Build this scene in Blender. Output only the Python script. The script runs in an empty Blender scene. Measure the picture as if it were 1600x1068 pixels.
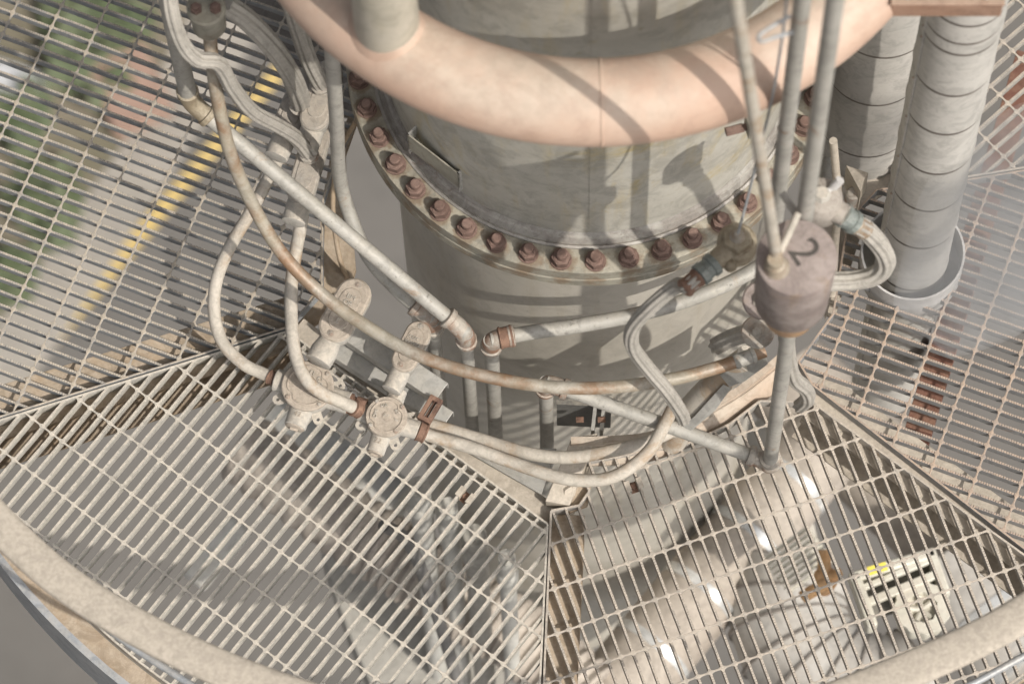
import bpy, math, random
import numpy as np
from mathutils import Vector, Matrix
random.seed(7); rng = np.random.default_rng(7)
PI = math.pi
# ------------------------------------------------------------------ camera, sky, sun, exposure
K = .52
CAM = np.array([-0.378564562, -7.49133190, 17.7764064]) * K
F, PT, RO = 7000.0, 1.23937678, -0.0375629247
_r0 = np.array([1., 0, 0]); _u0 = np.array([0, math.sin(PT), math.cos(PT)]); _f = np.array([0, math.cos(PT), -math.sin(PT)])
_r = math.cos(RO)*_r0 + math.sin(RO)*_u0; _u = -math.sin(RO)*_r0 + math.cos(RO)*_u0
S = bpy.context.scene
cd = bpy.data.cameras.new('camera'); cam = bpy.data.objects.new('camera', cd); S.collection.objects.link(cam)
cam.matrix_world = Matrix(((_r[0], _u[0], -_f[0], CAM[0]), (_r[1], _u[1], -_f[1], CAM[1]), (_r[2], _u[2], -_f[2], CAM[2]), (0, 0, 0, 1)))
cd.sensor_width = 36; cd.lens = F/1600*36; cd.clip_start = .5; cd.clip_end = 3000
cd.dof.use_dof = True; cd.dof.focus_distance = 10.15; cd.dof.aperture_fstop = 3.4
S.camera = cam
SUN_EL = math.radians(50); SUN_D = (.70, -.714)                    # horizontal direction towards the sun
w = bpy.data.worlds.new('World'); S.world = w; w.use_nodes = True
nt = w.node_tree; bg = nt.nodes['Background']; sk = nt.nodes.new('ShaderNodeTexSky'); sk.sky_type = 'NISHITA'; sk.sun_disc = False
sk.sun_elevation = SUN_EL; sk.sun_rotation = math.atan2(SUN_D[0], SUN_D[1]); sk.dust_density = 5; sk.air_density = .8
bw = nt.nodes.new('ShaderNodeRGBToBW'); nt.links.new(sk.outputs[0], bw.inputs[0])
hz = nt.nodes.new('ShaderNodeMix'); hz.data_type = 'RGBA'; hz.inputs[0].default_value = .8; nt.links.new(sk.outputs[0], hz.inputs[6]); nt.links.new(bw.outputs[0], hz.inputs[7])   # pale dusty sky
nt.links.new(hz.outputs[2], bg.inputs[0]); bg.inputs[1].default_value = .15
sd = bpy.data.lights.new('sun', 'SUN'); sd.energy = 3.5; sd.angle = math.radians(.6); sd.color = (1, .945, .865)
so = bpy.data.objects.new('sun', sd); S.collection.objects.link(so)
tow = Vector((SUN_D[0]*math.cos(SUN_EL), SUN_D[1]*math.cos(SUN_EL), math.sin(SUN_EL)))
so.rotation_euler = tow.to_track_quat('Z', 'Y').to_euler(); so.location = tow*30
S.view_settings.view_transform = 'Standard'; S.view_settings.look = 'None'; S.view_settings.exposure = .0; S.view_settings.gamma = 1
S.render.engine = 'CYCLES'

def P(px, py, z):
    """world point at height z seen at a spot of the photograph (1600 wide): used to lift measurements off the photo"""
    d = _f + _r*(px-800)/F - _u*(py-534)/F
    t = (z-CAM[2])/d[2]
    return CAM + d*t
def PP(l): return [P(*q) for q in l]
def V(a): return np.array(a, float)
def unit(a):
    a = V(a); n = np.linalg.norm(a); return a/n if n > 1e-12 else a

# ------------------------------------------------------------------ materials
MATS = {}
def steel(name, c1, c2, dust=None, dusta=0., rust=None, rusta=0., rough=.6, metal=0., sc=6., bump=.25, streak=0., fine=.35, dscale=14., spots=0., rscale=9., grime=.5):
    m = bpy.data.materials.new(name); m.use_nodes = True; t = m.node_tree; N = t.nodes; L = t.links
    b = N['Principled BSDF']; b.inputs['Roughness'].default_value = rough; b.inputs['Metallic'].default_value = metal
    geo = N.new('ShaderNodeNewGeometry')
    def noise(scale, det=6, rgh=.6, dist=0., vec=None):
        n = N.new('ShaderNodeTexNoise'); n.inputs['Scale'].default_value = scale; n.inputs['Detail'].default_value = det
        n.inputs['Roughness'].default_value = rgh; n.inputs['Distortion'].default_value = dist
        L.new(vec or geo.outputs['Position'], n.inputs['Vector']); return n.outputs['Fac']
    def ramp(f, a, b_):
        r = N.new('ShaderNodeMapRange'); r.interpolation_type = 'SMOOTHSTEP'
        L.new(f, r.inputs[0]); r.inputs[1].default_value = a; r.inputs[2].default_value = b_; return r.outputs[0]
    def mix(f, a, b_):
        x = N.new('ShaderNodeMix'); x.data_type = 'RGBA'
        if isinstance(f, float): x.inputs[0].default_value = f
        else: L.new(f, x.inputs[0])
        for i, v in ((6, a), (7, b_)):
            if isinstance(v, tuple): x.inputs[i].default_value = (*v, 1)
            else: L.new(v, x.inputs[i])
        return x.outputs[2]
    def mul(a, b_):
        x = N.new('ShaderNodeMath'); x.operation = 'MULTIPLY'
        for i, v in ((0, a), (1, b_)):
            if isinstance(v, (int, float)): x.inputs[i].default_value = v
            else: L.new(v, x.inputs[i])
        return x.outputs[0]
    col = mix(ramp(noise(sc, 8, .65, .3), .35, .65), c1, c2)
    f2 = noise(sc*16, 6, .7)
    dk = tuple(v*.68 for v in c1)
    col = mix(mul(ramp(f2, .5, .75), fine), col, dk)
    if streak:
        mp = N.new('ShaderNodeMapping'); mp.inputs['Scale'].default_value = (14, 14, 1.6); L.new(geo.outputs['Position'], mp.inputs[0])
        s = noise(1.6, 6, .65, .4, mp.outputs[0])
        col = mix(mul(ramp(s, .5, .72), streak), col, rust or dk)
    if rust and rusta:
        r = noise(rscale, 9, .72, .6)
        col = mix(ramp(r, .72-.34*rusta, .78-.22*rusta), col, rust)
        r3 = noise(rscale*5, 5, .7)
        col = mix(mul(ramp(r3, .6, .75), min(1., rusta*1.3)), col, tuple(v*.6 for v in rust))
    if spots:
        s = noise(90., 3, .5); col = mix(mul(ramp(s, .66, .72), spots), col, (.05, .045, .04))
    if dust and dusta:
        sep = N.new('ShaderNodeSeparateXYZ'); L.new(geo.outputs['Normal'], sep.inputs[0])
        up = ramp(sep.outputs[2], .15, .95)
        dn = ramp(noise(dscale, 8, .7, .2), .62-.55*dusta, .72-.25*dusta)
        col = mix(mul(mul(up, dn), min(1., .35+.65*dusta)), col, mix(ramp(noise(dscale*9, 5), .35, .65), dust, tuple(v*.8 for v in dust)))
    col = mix(mul(ramp(noise(sc*2.7+1.3, 10, .75, .8), .46, .62), grime), col, tuple(v*.62 for v in c1))
    L.new(col, b.inputs['Base Color'])
    bp = N.new('ShaderNodeBump'); bp.inputs['Strength'].default_value = bump; bp.inputs['Distance'].default_value = .004
    L.new(noise(sc*22, 8, .7), bp.inputs['Height']); L.new(bp.outputs[0], b.inputs['Normal'])
    rr = N.new('ShaderNodeMapRange'); L.new(f2, rr.inputs[0]); rr.inputs[3].default_value = rough-.12; rr.inputs[4].default_value = min(1, rough+.12); L.new(rr.outputs[0], b.inputs['Roughness'])
    MATS[name] = m; return m
DUST = (.56, .47, .37); RUST = (.30, .13, .055)
steel('grating_dusty', (.42, .40, .36), (.47, .44, .38), dust=(.57, .515, .435), dusta=1., rust=(.36, .23, .12), rusta=.12, rough=.85, sc=9, bump=.5)
steel('grating_worn', (.39, .365, .33), (.43, .39, .34), dust=(.50, .435, .36), dusta=1., rust=(.34, .20, .11), rusta=.30, rough=.85, sc=9, bump=.5)
steel('grating_galvanised', (.27, .285, .30), (.34, .345, .345), dust=(.50, .43, .34), dusta=1., rust=(.36, .21, .11), rusta=.10, rough=.7, metal=.1, sc=9, dscale=30)
steel('grating_rusty_top', (.29, .29, .29), (.36, .35, .34), dust=(.47, .36, .275), dusta=1., rust=(.42, .21, .10), rusta=.22, rough=.65, metal=.2, sc=9, dscale=40)
steel('shell_upper', (.395, .375, .325), (.475, .455, .40), dust=(.5, .45, .36), dusta=.4, rust=(.42, .345, .19), rusta=.5, rough=.5, sc=5, bump=.12, streak=.45, fine=.25, rscale=3.5)
steel('shell_lower', (.46, .43, .37), (.51, .475, .415), rust=(.38, .32, .22), rusta=.06, rough=.45, sc=3, bump=.05, streak=.35, grime=.35, fine=.15, spots=.25, rscale=4)
steel('flange_steel', (.34, .32, .26), (.27, .25, .205), dust=(.42, .38, .295), dusta=.5, rust=(.19, .145, .105), rusta=.55, grime=.85, rough=.7, sc=7, bump=.35, rscale=7, dscale=8)
# rust bleeding out round each of the 44 bolts
def bolt_stains():
    _m = MATS['flange_steel'].node_tree; _N = _m.nodes; _L = _m.links; _b = _N['Principled BSDF']
    def _ma(op, a, b=None, c=None):
        x = _N.new('ShaderNodeMath'); x.operation = op
        for i, v in ((0, a), (1, b), (2, c)):
            if v is None: continue
            if isinstance(v, (int, float)): x.inputs[i].default_value = v
            else: _L.new(v, x.inputs[i])
        return x.outputs[0]
    _g = _N.new('ShaderNodeNewGeometry'); _s = _N.new('ShaderNodeSeparateXYZ'); _L.new(_g.outputs['Position'], _s.inputs[0])
    _an = _ma('ARCTAN2', _s.outputs[1], _s.outputs[0]); _q = _ma('ADD', _ma('MULTIPLY', _an, 44/(2*PI)), 44*90.74/360+100.5)
    _fr = _ma('SUBTRACT', _ma('FRACT', _q), .5); _dt = _ma('MULTIPLY', _fr, .0743)
    _rd = _ma('SUBTRACT', _ma('SQRT', _ma('ADD', _ma('POWER', _s.outputs[0], 2.), _ma('POWER', _s.outputs[1], 2.))), .5205)
    _ds = _ma('SQRT', _ma('ADD', _ma('POWER', _dt, 2.), _ma('POWER', _rd, 2.)))
    _n = _N.new('ShaderNodeTexNoise'); _n.inputs['Scale'].default_value = 26; _n.inputs['Detail'].default_value = 8; _n.inputs['Roughness'].default_value = .7; _L.new(_g.outputs['Position'], _n.inputs['Vector'])
    _d2 = _ma('ADD', _ds, _ma('MULTIPLY', _ma('SUBTRACT', _n.outputs['Fac'], .5), -.075))
    _r = _N.new('ShaderNodeMapRange'); _r.interpolation_type = 'SMOOTHSTEP'; _L.new(_d2, _r.inputs[0]); _r.inputs[1].default_value = .037; _r.inputs[2].default_value = .021; _r.inputs[3].default_value = 0; _r.inputs[4].default_value = .8
    _x = _N.new('ShaderNodeMix'); _x.data_type = 'RGBA'; _L.new(_r.outputs[0], _x.inputs[0]); _L.new(_b.inputs['Base Color'].links[0].from_socket, _x.inputs[6]); _x.inputs[7].default_value = (.19, .135, .085, 1); _L.new(_x.outputs[2], _b.inputs['Base Color'])
bolt_stains()
steel('weld_bead', (.33, .30, .27), (.46, .44, .40), rust=(.20, .14, .11), rusta=.4, rough=.5, metal=.3, sc=12, bump=.5)
steel('bolt_rust', (.20, .125, .10), (.13, .08, .062), dust=(.28, .19, .155), dusta=.5, rust=(.16, .075, .05), rusta=.3, rough=.85, sc=30, bump=.5)
steel('pink_primer', (.50, .34, .255), (.53, .395, .31), dust=(.53, .46, .375), dusta=.55, rust=(.38, .25, .175), rusta=.16, rough=.62, sc=2.4, bump=.12, fine=.3, grime=.28, streak=.15, dscale=3.5, rscale=3)
steel('stub_olive', (.41, .375, .30), (.46, .42, .35), rust=(.40, .33, .20), rusta=.35, rough=.55, sc=5, bump=.12, streak=.3)
steel('conduit', (.34, .325, .29), (.41, .39, .35), dust=(.46, .425, .36), dusta=.4, rust=(.27, .17, .10), rusta=.42, rough=.58, metal=.05, sc=10, bump=.1, spots=.5)
steel('conduit_rusty', (.38, .33, .25), (.44, .41, .35), dust=(.45, .42, .36), dusta=.4, rust=(.25, .15, .085), rusta=.95, rough=.5, metal=.15, sc=8, bump=.15, rscale=3.6)
steel('conduit_dusty', (.44, .40, .335), (.50, .455, .39), dust=(.53, .48, .41), dusta=.6, rust=(.34, .245, .16), rusta=.7, rough=.75, sc=8, bump=.25)
steel('fitting', (.36, .325, .28), (.43, .395, .345), dust=(.48, .43, .36), dusta=.5, rust=(.25, .14, .09), rusta=.8, rough=.6, metal=.1, sc=12, bump=.35, rscale=14)
steel('cast_alloy', (.44, .415, .37), (.49, .46, .41), dust=(.52, .465, .39), dusta=.85, rust=(.40, .28, .19), rusta=.10, rough=.8, sc=14, bump=.4)
steel('cast_cover', (.40, .34, .275), (.45, .39, .325), dust=(.47, .40, .325), dusta=.8, rust=(.36, .26, .18), rusta=.15, rough=.8, sc=14, bump=.5)
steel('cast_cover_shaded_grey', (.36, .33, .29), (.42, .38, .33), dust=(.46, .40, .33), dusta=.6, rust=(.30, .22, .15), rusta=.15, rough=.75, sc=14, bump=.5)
steel('hose_braid', (.36, .335, .295), (.42, .39, .345), dust=(.46, .42, .36), dusta=.4, rust=(.36, .24, .17), rusta=.12, rough=.7, sc=16, bump=.3)
steel('thread_rust', (.20, .115, .08), (.29, .175, .12), rust=(.11, .06, .045), rusta=.5, rough=.8, sc=30, bump=.6)
steel('pendant_iron', (.26, .21, .19), (.38, .32, .29), dust=(.36, .30, .27), dusta=.5, rust=(.27, .185, .115), rusta=.42, rough=.75, sc=11, bump=.8, streak=.55)
steel('orange_rust', (.48, .29, .15), (.55, .38, .24), rust=(.22, .09, .06), rusta=.55, rough=.7, sc=9, bump=.3)
steel('green_coupling', (.19, .215, .20), (.26, .28, .26), dust=(.42, .42, .37), dusta=.35, rough=.45, metal=.2, sc=18, bump=.3)
steel('valve_bronze', (.30, .24, .16), (.40, .34, .25), dust=(.48, .42, .32), dusta=.5, rust=(.2, .11, .06), rusta=.4, rough=.6, metal=.2, sc=20, bump=.5)
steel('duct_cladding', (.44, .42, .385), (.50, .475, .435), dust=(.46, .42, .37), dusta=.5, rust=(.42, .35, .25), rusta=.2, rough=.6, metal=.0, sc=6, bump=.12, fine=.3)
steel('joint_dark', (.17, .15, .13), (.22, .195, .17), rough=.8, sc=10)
steel('valve_pale', (.33, .29, .25), (.42, .375, .33), dust=(.44, .40, .34), dusta=.4, rust=(.24, .13, .08), rusta=.45, rough=.7, sc=16, bump=.6)
steel('rim_rusty', (.46, .35, .26), (.50, .43, .35), dust=(.52, .45, .37), dusta=.5, rust=(.40, .21, .12), rusta=.4, rough=.75, sc=6)
steel('number_dark', (.055, .048, .042), (.085, .075, .065), rough=.8, sc=12)
steel('collar_white', (.46, .445, .425), (.54, .52, .50), rust=(.48, .36, .28), rusta=.12, rough=.45, sc=8, bump=.15)
steel('handrail_cream', (.42, .37, .305), (.475, .42, .35), dust=(.46, .405, .335), dusta=.8, rust=(.48, .33, .22), rusta=.2, rough=.8, sc=16, bump=.25, rscale=12)
steel('rail_grey', (.32, .34, .36), (.40, .41, .42), dust=(.50, .46, .40), dusta=.45, rough=.5, metal=.2, sc=10, bump=.15)
steel('beam_cream', (.44, .385, .31), (.50, .44, .36), dust=(.50, .44, .365), dusta=.8, rust=(.42, .26, .15), rusta=.2, rough=.75, sc=7, bump=.2)
steel('beam_brown', (.36, .27, .18), (.42, .32, .22), dust=(.50, .42, .33), dusta=.6, rust=(.26, .15, .09), rusta=.25, rough=.8, sc=6, bump=.2)
steel('beam_galvanised', (.42, .41, .38), (.48, .465, .43), dust=(.49, .46, .40), dusta=.4, rust=(.42, .36, .26), rusta=.1, rough=.5, metal=.25, sc=8, bump=.12)
steel('beam_oxide', (.13, .055, .038), (.18, .08, .055), dust=(.26, .15, .10), dusta=.5, rough=.8, sc=5)
steel('box_rust_brown', (.28, .165, .11), (.35, .22, .155), dust=(.38, .28, .21), dusta=.6, rust=(.24, .10, .06), rusta=.3, rough=.7, sc=8)
steel('plate_dark', (.12, .12, .115), (.17, .165, .15), dust=(.3, .27, .22), dusta=.5, rough=.6, sc=7)
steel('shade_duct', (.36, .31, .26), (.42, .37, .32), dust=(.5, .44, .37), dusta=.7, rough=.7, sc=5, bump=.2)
steel('band_bright', (.70, .70, .68), (.76, .76, .74), rough=.25, metal=.5, sc=8, bump=.05)
steel('machine_cream', (.56, .53, .44), (.62, .60, .52), dust=(.56, .5, .42), dusta=.4, rust=(.45, .36, .24), rusta=.1, rough=.5, sc=5, bump=.1)
steel('label_yellow', (.80, .66, .10), (.82, .70, .15), rough=.5, sc=5, bump=0)
steel('valve_orange', (.66, .34, .14), (.70, .42, .2), dust=(.66, .46, .28), dusta=.4, rough=.6, sc=8)
steel('cable_dark', (.17, .165, .16), (.22, .21, .20), rough=.5, sc=8)
steel('pipe_pale', (.52, .51, .47), (.60, .58, .53), dust=(.6, .56, .48), dusta=.5, rough=.6, sc=5)
steel('slab_concrete', (.33, .315, .28), (.39, .37, .33), dust=(.45, .42, .37), dusta=.3, rough=.9, sc=3, bump=.3)
steel('road_surface', (.125, .117, .106), (.15, .139, .126), rough=.9, sc=.25, bump=.2, fine=.2, grime=.2)
steel('pavement_pale', (.34, .31, .27), (.28, .255, .22), rough=.9, sc=.8, fine=.3)
steel('paint_yellow', (.56, .41, .15), (.50, .37, .15), rough=.7, sc=2)
steel('grass_mix', (.10, .135, .045), (.22, .185, .125), rough=.95, sc=.9, fine=.5)
steel('leaf_green', (.075, .10, .045), (.11, .125, .065), rough=.7, sc=3)
steel('soil_brown', (.15, .135, .09), (.21, .18, .135), rough=.95, sc=1.2)
steel('brick_pink', (.30, .20, .155), (.33, .22, .17), rough=.9, sc=3)
steel('panel_white', (.55, .55, .56), (.5, .5, .5), rough=.4, sc=3)

# ------------------------------------------------------------------ geometry collector
class G:
    def __init__(s): s.v = []; s.f = []
    def add(s, v, f):
        o = len(s.v); s.v += [tuple(map(float, p)) for p in v]; s.f += [tuple(i+o for i in q) for q in f]; return s
    def box(s, c, ax, ay, az):
        c, ax, ay, az = V(c), V(ax), V(ay), V(az)
        p = [c+i*ax+j*ay+k*az for k in (-1, 1) for j in (-1, 1) for i in (-1, 1)]
        return s.add(p, [(0, 2, 3, 1), (4, 5, 7, 6), (0, 1, 5, 4), (2, 6, 7, 3), (0, 4, 6, 2), (1, 3, 7, 5)])
    def bar(s, a, b, wdt, hgt, up=(0, 0, 1), drop=True):
        """box from a to b; if drop the top face runs through a-b"""
        a, b = V(a), V(b); d = unit(b-a); sd = unit(np.cross(d, V(up))); u = np.cross(sd, d)
        c = (a+b)/2 - (u*hgt/2 if drop else 0)
        return s.box(c, (b-a)/2, sd*wdt/2, u*hgt/2)
    def rings(s, rs, closed=False, cap0=True, cap1=True):
        n = len(rs[0]); v = [p for r in rs for p in r]; f = []
        m = len(rs)
        for i in range(m if closed else m-1):
            a = i*n; b = ((i+1) % m)*n
            for j in range(n): k = (j+1) % n; f.append((a+j, a+k, b+k, b+j))
        if not closed:
            if cap0: f.append(tuple(range(n-1, -1, -1)))
            if cap1: f.append(tuple(range((m-1)*n, m*n)))
        return s.add(v, f)
    def tube(s, pts, r, n=16, closed=False, cap=True, lobes=0, lob=.0, twist=0.):
        pts = [V(p) for p in pts]; m = len(pts)
        rr = r if hasattr(r, '__len__') else [r]*m
        T = [unit((pts[(i+1) % m] if closed or i < m-1 else pts[i]) - (pts[i-1] if closed or i > 0 else pts[i])) for i in range(m)]
        a = unit(np.cross(T[0], (0, 0, 1) if abs(T[0][2]) < .9 else (1, 0, 0))); rs = []
        L = 0
        for i in range(m):
            if i: L += np.linalg.norm(pts[i]-pts[i-1])
            a = unit(a - T[i]*np.dot(a, T[i])); b = np.cross(T[i], a)
            rs.append([pts[i] + (a*math.cos(t)+b*math.sin(t))*rr[i]*(1+lob*math.cos(lobes*t+twist*L)) for t in [2*PI*j/n for j in range(n)]])
        return s.rings(rs, closed, cap, cap)
    def cyl(s, a, b, r, r2=None, n=24, cap=True): return s.tube([a, b], [r, r if r2 is None else r2], n, cap=cap)
    def prism(s, poly, vec):
        poly = [V(p) for p in poly]; vec = V(vec); n = len(poly)
        nr = np.zeros(3)
        for i in range(n): nr += np.cross(poly[i], poly[(i+1) % n])
        if np.dot(nr, vec) < 0: poly = poly[::-1]
        return s.add(poly+[p+vec for p in poly], [tuple(range(n-1, -1, -1)), tuple(range(n, 2*n))]+[(i, (i+1) % n, (i+1) % n+n, i+n) for i in range(n)])
    def revolve(s, prof, c=(0, 0, 0), n=96, a0=0, a1=2*PI, closed_prof=True):
        c = V(c); full = abs(a1-a0-2*PI) < 1e-6; m = n if full else n+1; k = len(prof); v = []; f = []
        for i in range(m):
            t = a0+(a1-a0)*i/n
            v += [c+V((r*math.cos(t), r*math.sin(t), z)) for r, z in prof]
        for i in range(n):
            a = i*k; b = ((i+1) % m)*k
            for j in range(k if closed_prof else k-1):
                q = (j+1) % k; f.append((a+j, b+j, b+q, a+q))
        if not full and closed_prof: f.append(tuple(range(k))); f.append(tuple(range((m-1)*k+k-1, (m-1)*k-1, -1)))
        return s.add(v, f)
    def sphere(s, c, r, n=12, m=8, sq=(1, 1, 1)):
        c = V(c); prof = []
        rs = [[c+V(sq)*r*V((math.sin(PI*(i+.5)/m)*math.cos(2*PI*j/n), math.sin(PI*(i+.5)/m)*math.sin(2*PI*j/n), -math.cos(PI*(i+.5)/m))) for j in range(n)] for i in range(m)]
        return s.rings(rs)
def mesh_of(name, g, mat, loc, smooth=38, fixn=False):
    me = bpy.data.meshes.new(name); o = V(loc)
    me.from_pydata([tuple(V(p)-o) for p in g.v] if len(g.v) < 4000 else (np.array(g.v)-o).tolist(), [], g.f)
    me.materials.append(MATS[mat]); me.validate()
    if smooth:
        me.polygons.foreach_set('use_smooth', [True]*len(me.polygons)); me.set_sharp_from_angle(angle=math.radians(smooth))
    return me
def wloc(o):
    p = V((0, 0, 0))
    while o: p = p+V(o.location); o = o.parent
    return p
def obj(name, g, mat, parent=None, smooth=38, bev=0, at=None, label=None, kind=None):
    base = wloc(parent) if parent else V((0, 0, 0))
    o0 = V(at) if at is not None else base
    me = mesh_of(name, g, mat, o0, smooth)
    o = bpy.data.objects.new(name, me); S.collection.objects.link(o)
    if parent: o.parent = parent
    o.location = o0-base
    if bev:
        md = o.modifiers.new('bevel', 'BEVEL'); md.width = bev; md.segments = 2; md.limit_method = 'ANGLE'; md.angle_limit = math.radians(40)
    if label: o['label'] = label
    if kind: o['kind'] = kind
    return o
def tag(o, label, cat, group=None, kind=None):
    o['label'] = label; o['category'] = cat
    if group: o['group'] = group
    if kind: o['kind'] = kind
    return o
def thing(name, loc, label, cat, group=None):
    e = bpy.data.objects.new(name, None); S.collection.objects.link(e); e.location = tuple(map(float, loc)); e.empty_display_size = .05
    return tag(e, label, cat, group)
def struct(name, g, mat, smooth=0): o = obj(name, g, mat, smooth=smooth); o['kind'] = 'structure'; return o
def spline(pts, sub=8):
    pts = [V(p) for p in pts]; out = []
    q = [2*pts[0]-pts[1]]+pts+[2*pts[-1]-pts[-2]]
    for i in range(1, len(q)-2):
        for k in range(sub):
            t = k/sub
            out.append(.5*((2*q[i])+(-q[i-1]+q[i+1])*t+(2*q[i-1]-5*q[i]+4*q[i+1]-q[i+2])*t*t+(-q[i-1]+3*q[i]-3*q[i+1]+q[i+2])*t**3))
    return out+[pts[-1]]
def arc_corner(a, c, b, rad, n=8):
    """rounded corner at c between directions to a and b"""
    a, c, b = V(a), V(c), V(b); p = c+unit(a-c)*rad; q = c+unit(b-c)*rad
    return [(1-t)**2*p+2*t*(1-t)*c+t*t*q for t in [i/n for i in range(n+1)]]
def elbow(g, a, c, b, r, rad=.035):
    """pipe elbow fitting with a bead at each mouth"""
    a, c, b = V(a), V(c), V(b); arc = arc_corner(a, c, b, rad)
    e0 = c+unit(a-c)*(rad+.022); e1 = c+unit(b-c)*(rad+.022)
    g.tube([e0]+arc+[e1], r*1.24, 20)
    for e, dr in ((e0, unit(a-c)), (e1, unit(b-c))): g.tube([e-dr*.012, e-dr*.010, e+dr*.002, e+dr*.004], [r*1.26, r*1.46, r*1.46, r*1.26], 20)
    return g
def text(body, size, centre, xdir, ydir, depth, mat, parent, name='lettering', sink=.0):
    cu = bpy.data.curves.new('txt', 'FONT'); cu.body = body; cu.size = size; cu.extrude = depth; cu.align_x = 'CENTER'; cu.align_y = 'CENTER'; cu.resolution_u = 3
    to = bpy.data.objects.new('txt', cu); S.collection.objects.link(to)
    dg = bpy.context.evaluated_depsgraph_get(); dg.update(); me = bpy.data.meshes.new_from_object(to.evaluated_get(dg)); bpy.data.objects.remove(to)
    x, y = unit(xdir), unit(ydir); z = np.cross(x, y); c = V(centre); base = wloc(parent)
    for v in me.vertices: p = c+x*v.co[0]+y*v.co[1]+z*v.co[2]-base; v.co = tuple(p)
    me.materials.clear(); me.materials.append(MATS[mat]); me.name = name
    o = bpy.data.objects.new(name, me); S.collection.objects.link(o); o.parent = parent; return o

ZG = -.588
# ------------------------------------------------------------------ ground far below
ZL = -25.
def sheet(pts, z, zz): return [tuple(P(x, y, z)[:2])+(zz,) for x, y in pts]
g = G(); g.add([(-600, -600, ZL), (600, -600, ZL), (600, 600, ZL), (-600, 600, ZL)], [(0, 1, 2, 3)]); struct('ground', g, 'road_surface')
def flat(name, pts, mat, h, kind='structure'):
    g = G(); p = sheet(pts, ZL, ZL+h); g.add(p, [tuple(range(len(p)))[::-1]]); me = obj(name, g, mat, smooth=0)
    if me.data.polygons[0].normal.z < 0: me.data.flip_normals()
    me['kind'] = kind; return me
flat('verge', [(-400, -300), (420, -300), (300, 60), (170, 300), (0, 540), (-400, 900)], 'soil_brown', .004)
flat('pavement', [(330, -40), (420, -40), (400, 60), (330, 180), (170, 420), (20, 640), (-300, 900), (-300, 760), (-40, 560), (100, 360), (210, 200), (250, 110)], 'pavement_pale', .012)
flat('road_line', [(436, 95), (458, 103), (-20, 668), (-52, 668)], 'paint_yellow', .008)
g = G()
for cx, cy, rx, ry in [(150, 110, 62, 80), (75, 330, 50, 75), (40, 200, 40, 50), (195, 60, 40, 40), (20, 440, 30, 40), (110, 30, 40, 30)]:
    for _ in range(42):
        a = random.random()*2*PI; q = math.sqrt(random.random()); p = P(cx+rx*q*math.cos(a), cy+ry*q*math.sin(a), ZL)
        h = random.uniform(.05, .3); s_ = random.uniform(.06, .13); th = random.random()*PI
        d1 = V((math.cos(th), math.sin(th), .2))*s_; d2 = V((-math.sin(th), math.cos(th), .3))*s_*.6; c = V((p[0], p[1], ZL+h))
        g.add([c-d1-d2, c+d1-d2, c+d1+d2, c-d1+d2], [(0, 1, 2, 3)])
tag(obj('grass', g, 'leaf_green', smooth=0), 'bright green grass and weeds growing on the verge far below the grating', 'grass', kind='stuff')
g = G(); p = P(205, 150, ZL); g.box((p[0], p[1], ZL+.12), (.24, .1, 0), (-.12, .3, 0), (0, 0, .12))
tag(obj('paving_stack', g, 'brick_pink', bev=.01), 'small pinkish block lying on the verge far below the upper left grating', 'block')
g = G(); p = P(30, 140, ZL); g.box((p[0], p[1], ZL+.1), (.2, -.08, 0), (.04, .12, 0), (0, 0, .1))
tag(obj('white_panel', g, 'panel_white', bev=.01), 'white sheet lying on the verge far below at the left edge', 'panel')

# ------------------------------------------------------------------ grating
PB, PC = 0.05724409*K, 0.19501785*K
FIT = {'A': (-0.69549982, -0.75320923*K, -1.4650011*K, -1), 'C': (0.30289392, -0.29432834*K, -1.94608654*K, -1),
       'B': (-1.98612516, -2.25830544*K, 0.0450008*K, 1), 'D': (-1.97267208, 1.03161748*K, -1.14060132*K, 1),
       'E': (math.radians(-49.5), .974, .2153, 1)}
def clip(poly, o, d):
    """parameter intervals of the line o+t d inside the polygon"""
    ts = []; n = len(poly); nx, ny = -d[1], d[0]
    for i in range(n):
        a, b = poly[i], poly[(i+1) % n]
        da = (a[0]-o[0])*nx+(a[1]-o[1])*ny; db = (b[0]-o[0])*nx+(b[1]-o[1])*ny
        if (da < 0) != (db < 0):
            s = da/(da-db); q = (a[0]+(b[0]-a[0])*s, a[1]+(b[1]-a[1])*s); ts.append((q[0]-o[0])*d[0]+(q[1]-o[1])*d[1])
    ts.sort(); return [(ts[i], ts[i+1]) for i in range(0, len(ts)-1, 2) if ts[i+1]-ts[i] > .012]
TB = .0054
def serrated(a, b, zt, depth, notch, ph):
    a, b = V(a), V(b); Ln = np.linalg.norm(b-a); d = (b-a)/Ln; n = np.array([-d[1], d[0]]); pt = .0062
    k = int(Ln/pt); x = (np.arange(k)[:, None]*pt+np.array([0, .55, .78])[None]*pt).ravel(); x = np.r_[x, Ln]; m = len(x)
    h = np.tile([0., 0., -notch], k); h = np.r_[h, 0.]; h[:-1] *= rng.uniform(.6, 1.1, m-1)
    side = .0003*np.sin(x*40+ph)
    def line(s, zz, ww): 
        q = a[None]+d[None]*x[:, None]+n[None]*(s*ww+side)[:, None]; return np.c_[q, np.broadcast_to(zz, m)]
    v = np.concatenate([line(1, zt+h, TB/2), line(-1, zt+h, TB/2), line(-1, zt-depth, TB/2), line(1, zt-depth, TB/2)])
    i = np.arange(m-1); f = []
    for j in range(4):
        A, B = j*m, ((j+1) % 4)*m
        f.append(np.stack([A+i, B+i, B+i+1, A+i+1], 1))
    f = np.concatenate(f).tolist()+[[0, 3*m, 2*m, m], [m-1, 2*m-1, 3*m-1, 4*m-1]]
    return v, f
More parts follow.
